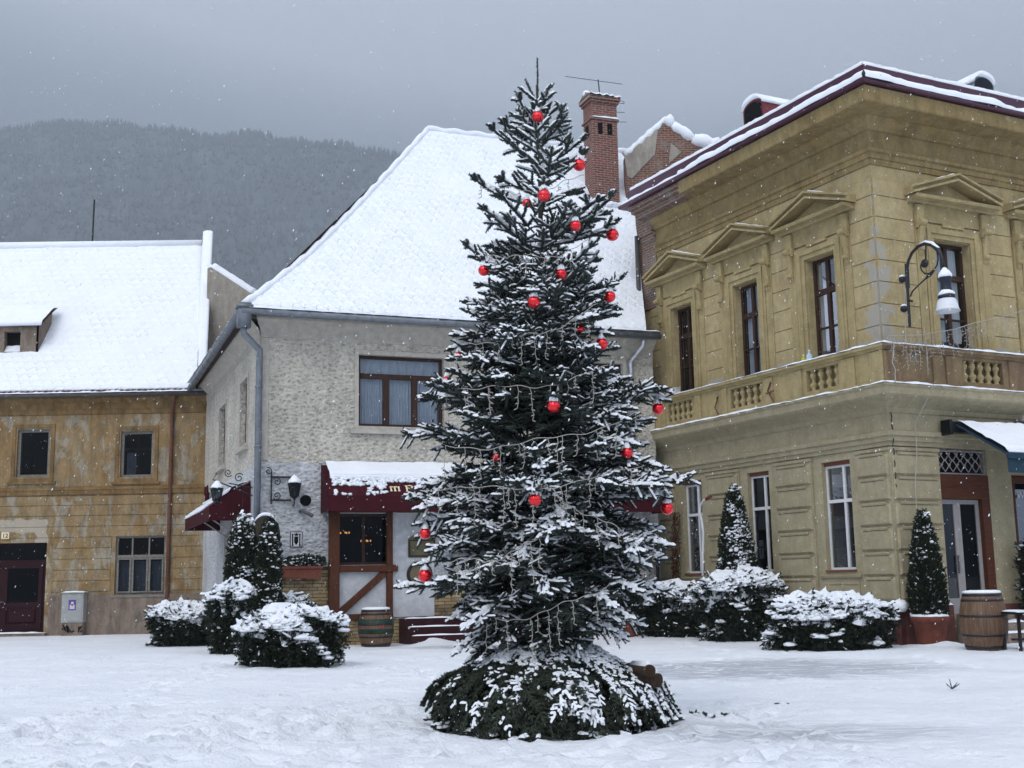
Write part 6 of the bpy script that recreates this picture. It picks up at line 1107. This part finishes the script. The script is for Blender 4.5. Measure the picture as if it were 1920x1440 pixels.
def flower_box():
    F = MF; R = thing('flower_box', 'dark red window box of snow dusted plants on the stone ledge', 'flower box', F.P(-1.1, .25, 1.62)); b = MB().prism([F.P(-1.58, .12, 1.95), F.P(-1.53, .14, 1.66), F.P(-.62, .14, 1.66), F.P(-.57, .12, 1.95)], F.n * .26); b.build('box', TERRA, R); b = MB(); b.box(F, -1.6, -.55, .10, .41, 1.90, 1.96); b.build('rim', TERRA, R); sp = Spray('leaf', 33); rr = random.Random(3)
    for i in range(320):
        u = rr.uniform(-1.6, -.5); h = rr.uniform(0, .16) * (1.4 - abs(u + .95) * 1.1); p = F.P(u, rr.uniform(.1, .42), 1.96 + h); sp.twig(p, (rr.uniform(-1, 1), rr.uniform(-1, 1), .8), .12, .03)
        if rr.random() < .45: sp.lump(p + [0, 0, .02], rr.uniform(.02, .045), .6)
    sp.build('plants', LEAF, R)
flower_box()
def street_lamp():
    base = RF.P(.28, 0, 0); G = Frame(base, RF.n, -RF.u); R = thing('street_lamp', 'curled black iron wall lamp with white bell shade on the yellow building corner', 'lamp', G.P(.2, 0, 8.0))
    q = lambda x, y: (lambda a: G.P(a[0], 0, a[1]))(G.px(x, y)); b = MB(); b.tube([q(1706, 613), q(1700, 510)], .034, 8).tube([q(1702, 540), q(1700, 495)], .05, 8)
    post = b.build('post', IRON, R); arc = [q(*k) for k in ((1700, 512), (1703, 490), (1710, 474), (1721, 462), (1735, 456), (1748, 459), (1759, 468), (1765, 480), (1768, 495), (1769, 506))]; MB().tube(arc, [.034, .034, .036, .038, .042, .05, .055, .042, .038, .036], 8).build('arm', IRON, R, True)
    sc = [q(*k) for k in ((1757, 472), (1759, 485), (1757, 497), (1750, 508), (1742, 513), (1734, 513), (1728, 507), (1726, 500), (1728, 494))]; b = MB().tube(sc, .018, 6); b.tube([q(1707, 556), q(1711, 546), (q(1722, 535)), q(1735, 523), q(1743, 516), q(1752, 505)], [.018, .018, .018, .02, .045, .03], 6); b.tube([q(1736, 460), q(1736, 486)], .018, 6); c = q(1734, 494); b.tube([c - G.n * .02, c + G.n * .02], .095, 14); b.tube([q(1705, 563), q(1711, 565)], .025, 6); b.build('scroll', IRON, R, True)
    for x, y in ((1692, 524), (1695, 579)): c = q(x, y); MB().sphere(c, .085, 12).tube([c, q(x + 8, y)], .035, 6).build('insulator', IRON, R, True); MB().sphere(c + [0, 0, .07], .07, 10, (1, 1, .5)).build('snow', SN, R, True)
    h = q(1771, 506); hx, hy = h[0], h[1]; zz = lambda y: G.px(1771, y)[1]; z0, z1, z2, z3, z4 = zz(520), zz(548), zz(560), zz(586), zz(505)
    MB().lathe((hx, hy, 0), [(.13, z2 + .03), (.135, z2 + .10), (.115, z1 + .08), (.11, z1 + .2), (.135, z0 - .06), (.14, z0), (.05, z0 + .14), (.02, z4)], 20).lathe((hx, hy, 0), [(.175, z2 - .02), (.18, z2 + .06), (.17, z2 + .065)], 24).build('housing', plain('navy_housing', (.012, .014, .03), .35, .2, .1), R, True)
    MB().lathe((hx, hy, 0), [(.17, z2 - .018), (.205, z2 - .08), (.235, z3 + .05), (.262, z3), (.250, z3 + .005), (.19, z2 - .07), (.10, z2 - .03)], 28).build('shade', LAMPW, R, True); MB().lathe((hx, hy, 0), [(.245, z3 + .008), (.15, z3 - .01), (.01, z3 - .015)], 20).build('diffuser', LAMPW, R, True)
    MB().lathe((hx, hy, 0), [(.145, z0 - .005), (.15, z0 + .05), (.10, z0 + .13), (.03, z0 + .21)], 14, .05).lathe((hx, hy, 0), [(.18, z2 + .062), (.17, z2 + .11), (.12, z2 + .17), (.10, z2 + .2)], 14, .08).build('snow', SN, R, True); MB().tube([a + np.array([0, 0, .03]) for a in arc[3:8]], [.015, .035, .045, .04, .015], 8).build('snow', SN, R, True)
    MB().tube([q(1694, 530), q(1697, 555), q(1694, 575), q(1697, 600), q(1699, 655)], .011, 5).build('cable', WIRE, R)
street_lamp()
def corner_icicles():
    F = RF; R = thing('string_lights', 'unlit icicle light string stretched from the parapet corner past the street lamp', 'string lights', F.P(-.4, .6, 6.5)); A = [F.P(-.40, .62, 6.62), F.P(.4, .75, 6.68), F.P(1.3, .9, 6.85), F.P(1.75, 1.0, 7.0), F.P(2.6, 1.1, 7.20), F.P(3.6, 1.2, 7.5), F.P(4.8, 1.4, 7.8)]; MB().tube(A, .010, 5).build('cable', WIRE, R, True); V = []
    for i in range(len(A) - 1):
        for t in np.arange(0, 1, .13): V.append(A[i] * (1 - t) + A[i + 1] * t)
    for p in V:
        q = [p.copy()]; b = MB(); bl = MB(); L = random.uniform(.15, .75); m = int(L / .09) + 1
        for j in range(m): p = p + np.array([(-1) ** j * random.uniform(.0, .04), 0, -L / m]); q.append(p.copy()); s_ = random.choice((-1, 1)); b.tube([p, p + [s_ * .045, 0, -.02]], [.004, .008], 5)
        b.tube(q, .0045, 4); o = b.build('dangling_string', WIRE, R)
corner_icicles()
# ================================================================== small things
def cabinet():
    F = HF; R = thing('utility_cabinet', 'grey electrical cabinet with a small violet poster against the ochre wall', 'utility box', F.P(-1.0, .3, 0)); n0, n1 = .08, .42
    MB().box(F, -1.38, -.66, n0, n1, .42, 1.36).box(F, -1.41, -.63, n0 - .002, n1 + .03, 1.36, 1.40).build('cabinet_body', CABINET, R, bevel=.01); MB().box(F, -1.33, -.71, n1 + .003, n1 + .012, .47, 1.31).build('door', CABINET, R); MB().box(F, -1.36, -.68, n0 + .01, n1 - .02, 0, .415).build('base', PLINTH, R)
    o = MB().box(F, -1.14, -.90, n1 + .014, n1 + .018, .82, 1.16).build('poster', VIOLET, R); b = MB().box(F, -1.10, -.94, n1 + .019, n1 + .022, .86, 1.0).sphere(F.P(-1.02, n1 + .02, 1.05), .05, 8, (1, .1, 1)); b.build('poster_print', PAPER, o); MB().sphere(F.P(-1.02, n1 + .026, .99), .035, 8, (1, .1, 1)).build('poster_dot', REDP, o)
    b = MB(); ledge_snow(b, F, -1.4, -.64, n0, n1 + .03, 1.401, .04); b.build('snow', SN, R, True)
    b = MB()
    for i in range(14): u = random.uniform(-1.3, -.72); b.tube([F.P(u, n1 + .01, random.uniform(.1, .3)), F.P(u + random.uniform(-.12, .12), n1 + .01, random.uniform(.1, .36))], .018, 5)
    b.build('spray_scrawl', BLACK, R)
cabinet()
def bottles():
    for k, (u, n, h, r, m, lab) in enumerate(((2.02, .36, .24, .075, BOTTLE, 'pale blue spray bottle standing on the parapet below the corner window'), (2.22, .36, .17, .06, YELLOWCAP, 'yellow green bottle beside the pale blue one on the parapet'), (7.65, .34, .2, .12, PAPER, 'small white box standing on the parapet under the leftmost upper window'))):
        c = LF.P(u, n, 6.515); R = thing('bottle' if k < 2 else 'white_box', lab, 'bottle' if k < 2 else 'box', c)
        if k < 2: MB().lathe(c, [(r, 0), (r * 1.05, h * .1), (r * 1.0, h * .6), (r * .35, h * .82), (r * .35, h)], 14).build('body', m, R, True); MB().lathe(c, [(r * .42, h), (r * .42, h * 1.15), (.005, h * 1.16)], 10).build('cap', WHITEP, R)
        else: q = Frame(c, LF.u); MB().box(q, -.14, .14, -.08, .08, 6.515, 6.70).build('body', m, R, bevel=.01); MB().box(q, -.15, .15, -.09, .09, 6.702, 6.72).build('lid', WHITEP, R)
bottles()
def swan_pole():
    F = LF; u = 7.0; R = thing('bent_pipe', 'white bent pipe with swan neck top standing before the leftmost white window', 'pipe', F.P(u, .5, 0)); q = lambda x, y: (lambda a: F.P(a[0], .5, a[1]))(F.px(x, y, .5))
    MB().tube([q(1318, 1120), q(1318, 1040), q(1319, 1000), q(1316, 975), q(1312, 960), q(1313, 948), q(1320, 938), q(1331, 931)], .032, 8).build('pipe', WHITEP, R, True); MB().tube([q(1324, 936), q(1333, 931)], .045, 8).build('nozzle', TERRA, R)
swan_pole()
def vine():
    F = LF; R = thing('dead_vine', 'withered brown climber hanging on the khaki wall left of the windows', 'vine', F.P(8.6, .1, 1)); b = MB(); rr = random.Random(8); q = lambda x, y, n=.12: (lambda a: F.P(a[0], n, a[1]))(F.px(x, y, n))
    for k in range(5): x = 1262 + k * 2.5; b.tube([q(x + rr.uniform(-4, 4), y) for y in range(960, 1100, 14)], .012, 5)
    b.build('stems', BARK, R); b = MB()
    for i in range(260):
        y = rr.uniform(965, 1090); x = 1266 + rr.gauss(0, 4); p = q(x, y, rr.uniform(.08, .22)); a = np.array([rr.gauss(0, .05) for _ in range(3)]); c = np.array([rr.gauss(0, .05) for _ in range(3)]); b.add([p, p + a, p + a * .5 + c], [(0, 1, 2)])
    b.build('leaves', plain('withered_leaves', (.12, .045, .02), .9, bump=0), R)
vine()
def lantern_post():
    c = at_y(1238, 1195, 33.2); c[2] = 0; R = thing('post_lantern', 'dark post with a boxy lantern under a flat snow cap behind the hedge', 'lantern', c); z = at_y(1238, 1018, 33.2)[2]; F = Frame(c, (1, 0)); MB().tube([c, c + [0, 0, z - .6]], .05, 8).build('post', IRON, R); b = MB().prism([F.P(-.17, -.13, z - .6), F.P(.17, -.13, z - .6), F.P(.22, -.17, z - .1), F.P(-.22, -.17, z - .1)], F.n * .3); b.build('lantern_box', IRON, R); MB().box(F, -.30, .30, -.26, .26, z - .1, z - .06).build('lid', IRON, R); b = MB(); ledge_snow(b, F, -.32, .32, -.26, .28, z - .06, .1, .05); b.build('snow', SN, R, True)
lantern_post()
def table():
    c = np.array([9.75, 23.9, 0]); F = Frame(c, (.99, .12)); R = thing('outdoor_table', 'dark outdoor table with a thin snow cover right of the oak barrel', 'table', c); MB().box(F, -.25, .75, -.35, .35, .70, .74).build('table_top', IRON, R)
    for u in (-.2, .7):
        for n in (-.3, .3): MB().box(F, u - .025, u + .025, n - .025, n + .025, 0, .698).build('leg', IRON, R)
    MB().box(F, -.2, .7, -.02, .02, .2, .24).build('crossbar', IRON, R); b = MB(); ledge_snow(b, F, -.24, .74, -.34, .34, .742, .03); b.build('snow', SN, R, True)
    c = np.array([9.70, 23.3, 0]); F = Frame(c, (.98, -.2)); R = thing('wicker_chair', 'grey woven armchair cut off by the right edge of the view', 'chair', c); b = MB()
    b.grid(lambda s, t: F.P(.0 + .34 * math.sin((s - .5) * 3.0) + .3, -.05 - .32 * math.cos((s - .5) * 3.0) + .05 * t, .42 + .5 * t + .012 * math.sin(t * 60)), 24, 60); o = b.build('backrest', GREYFAB, R, True); md = o.modifiers.new('thick', 'SOLIDIFY'); md.thickness = .04
    MB().chbox(F, .02, .58, -.3, .25, .36, .44, .03).build('seat', GREYFAB, R)
    for u in (.04, .54):
        for n in (-.25, .2): MB().tube([F.P(u, n, 0), F.P(u, n, .40)], .02, 6).build('leg', IRON, R)
table()
def window_plant():
    c = RF.P(3.55, .35, 0); shrub('wall_shrub', 'thin dark shrub by the brown framed shop window', 'shrub', (c[0], c[1], .5), .16, .15, 1.7, 'leaf', LEAF, 260, .13, .03, .4, shape='col', seed=17)
window_plant()
def litter():
    sp = Spray('spruce', 50); R = thing('fallen_twig', 'dark broken twig sticking out of the snow right of the branch pile', 'twig', at_z(1335, 1347))
    for x, y in ((1333, 1348), (1350, 1349), (1361, 1348), (1303, 1345)):
        p = at_z(x, y); 
        for k in range(4): sp.twig(p + [random.uniform(-.03, .03), 0, .02], (random.uniform(-1, 1), random.uniform(-.4, .4), .25), random.uniform(.05, .10), .017)
        sp.lump(p + [0, .02, .03], .06, .5)
    sp.build('needles', NEEDLE_OLD, R); sp = Spray('spruce', 51); R = thing('fallen_twig', 'small dark fir sprig lying on the snow in the right foreground', 'twig', at_z(1462, 1326))
    p = at_z(1452, 1325); [sp.twig(p + [k * .035, 0, .03], (1, (-1) ** k * .5, .1), .07, .010) for k in range(4)]; sp.build('needles', NEEDLE_OLD, R); sp = Spray('spruce', 52); R = thing('fallen_twig', 'sparse twig poking from the snow below the oak barrel', 'twig', at_z(1785, 1292)); p = at_z(1785, 1292)
    for k in range(5): sp.twig(p, (random.uniform(-.6, 1), random.uniform(-.5, .5), random.uniform(.05, .8)), random.uniform(.08, .18), .008)
    sp.build('needles', NEEDLE_OLD, R)
litter()
def snowfall():
    r = np.random.default_rng(99); n = 11000; Y = 3.2 + 31 * r.random(n) ** .8; X = (r.random(n) - .5) * Y * .98; Z = EYE + Y * (r.random(n) * .80 - .17); m = Z > .05; X, Y, Z = X[m], Y[m], Z[m]; n = len(X)
    oc = np.array([[1, 0, 0], [-1, 0, 0], [0, 1, 0], [0, -1, 0], [0, 0, 1], [0, 0, -1]], float); T = np.array([[0, 2, 4], [2, 1, 4], [1, 3, 4], [3, 0, 4], [2, 0, 5], [1, 2, 5], [3, 1, 5], [0, 3, 5]])
    s = (r.uniform(.0018, .0052, n) * np.minimum(1, .35 + Y / 18))[:, None, None]; e = r.uniform(1.2, 2.6, n); D = oc[None] * s; D[:, :, 2] *= e[:, None]; D[:, :, 0] += D[:, :, 2] * .35; V = np.stack([X, Y, Z], 1)[:, None] + D
    o = npmesh('falling_snow', V.reshape(-1, 3), (T[None] + (np.arange(n) * 6)[:, None, None]).reshape(-1, 3), SN, None, True); o['kind'] = 'stuff'; tag(o, 'sparse white snowflakes drifting down through the air of the square', 'snowflakes')
snowfall()
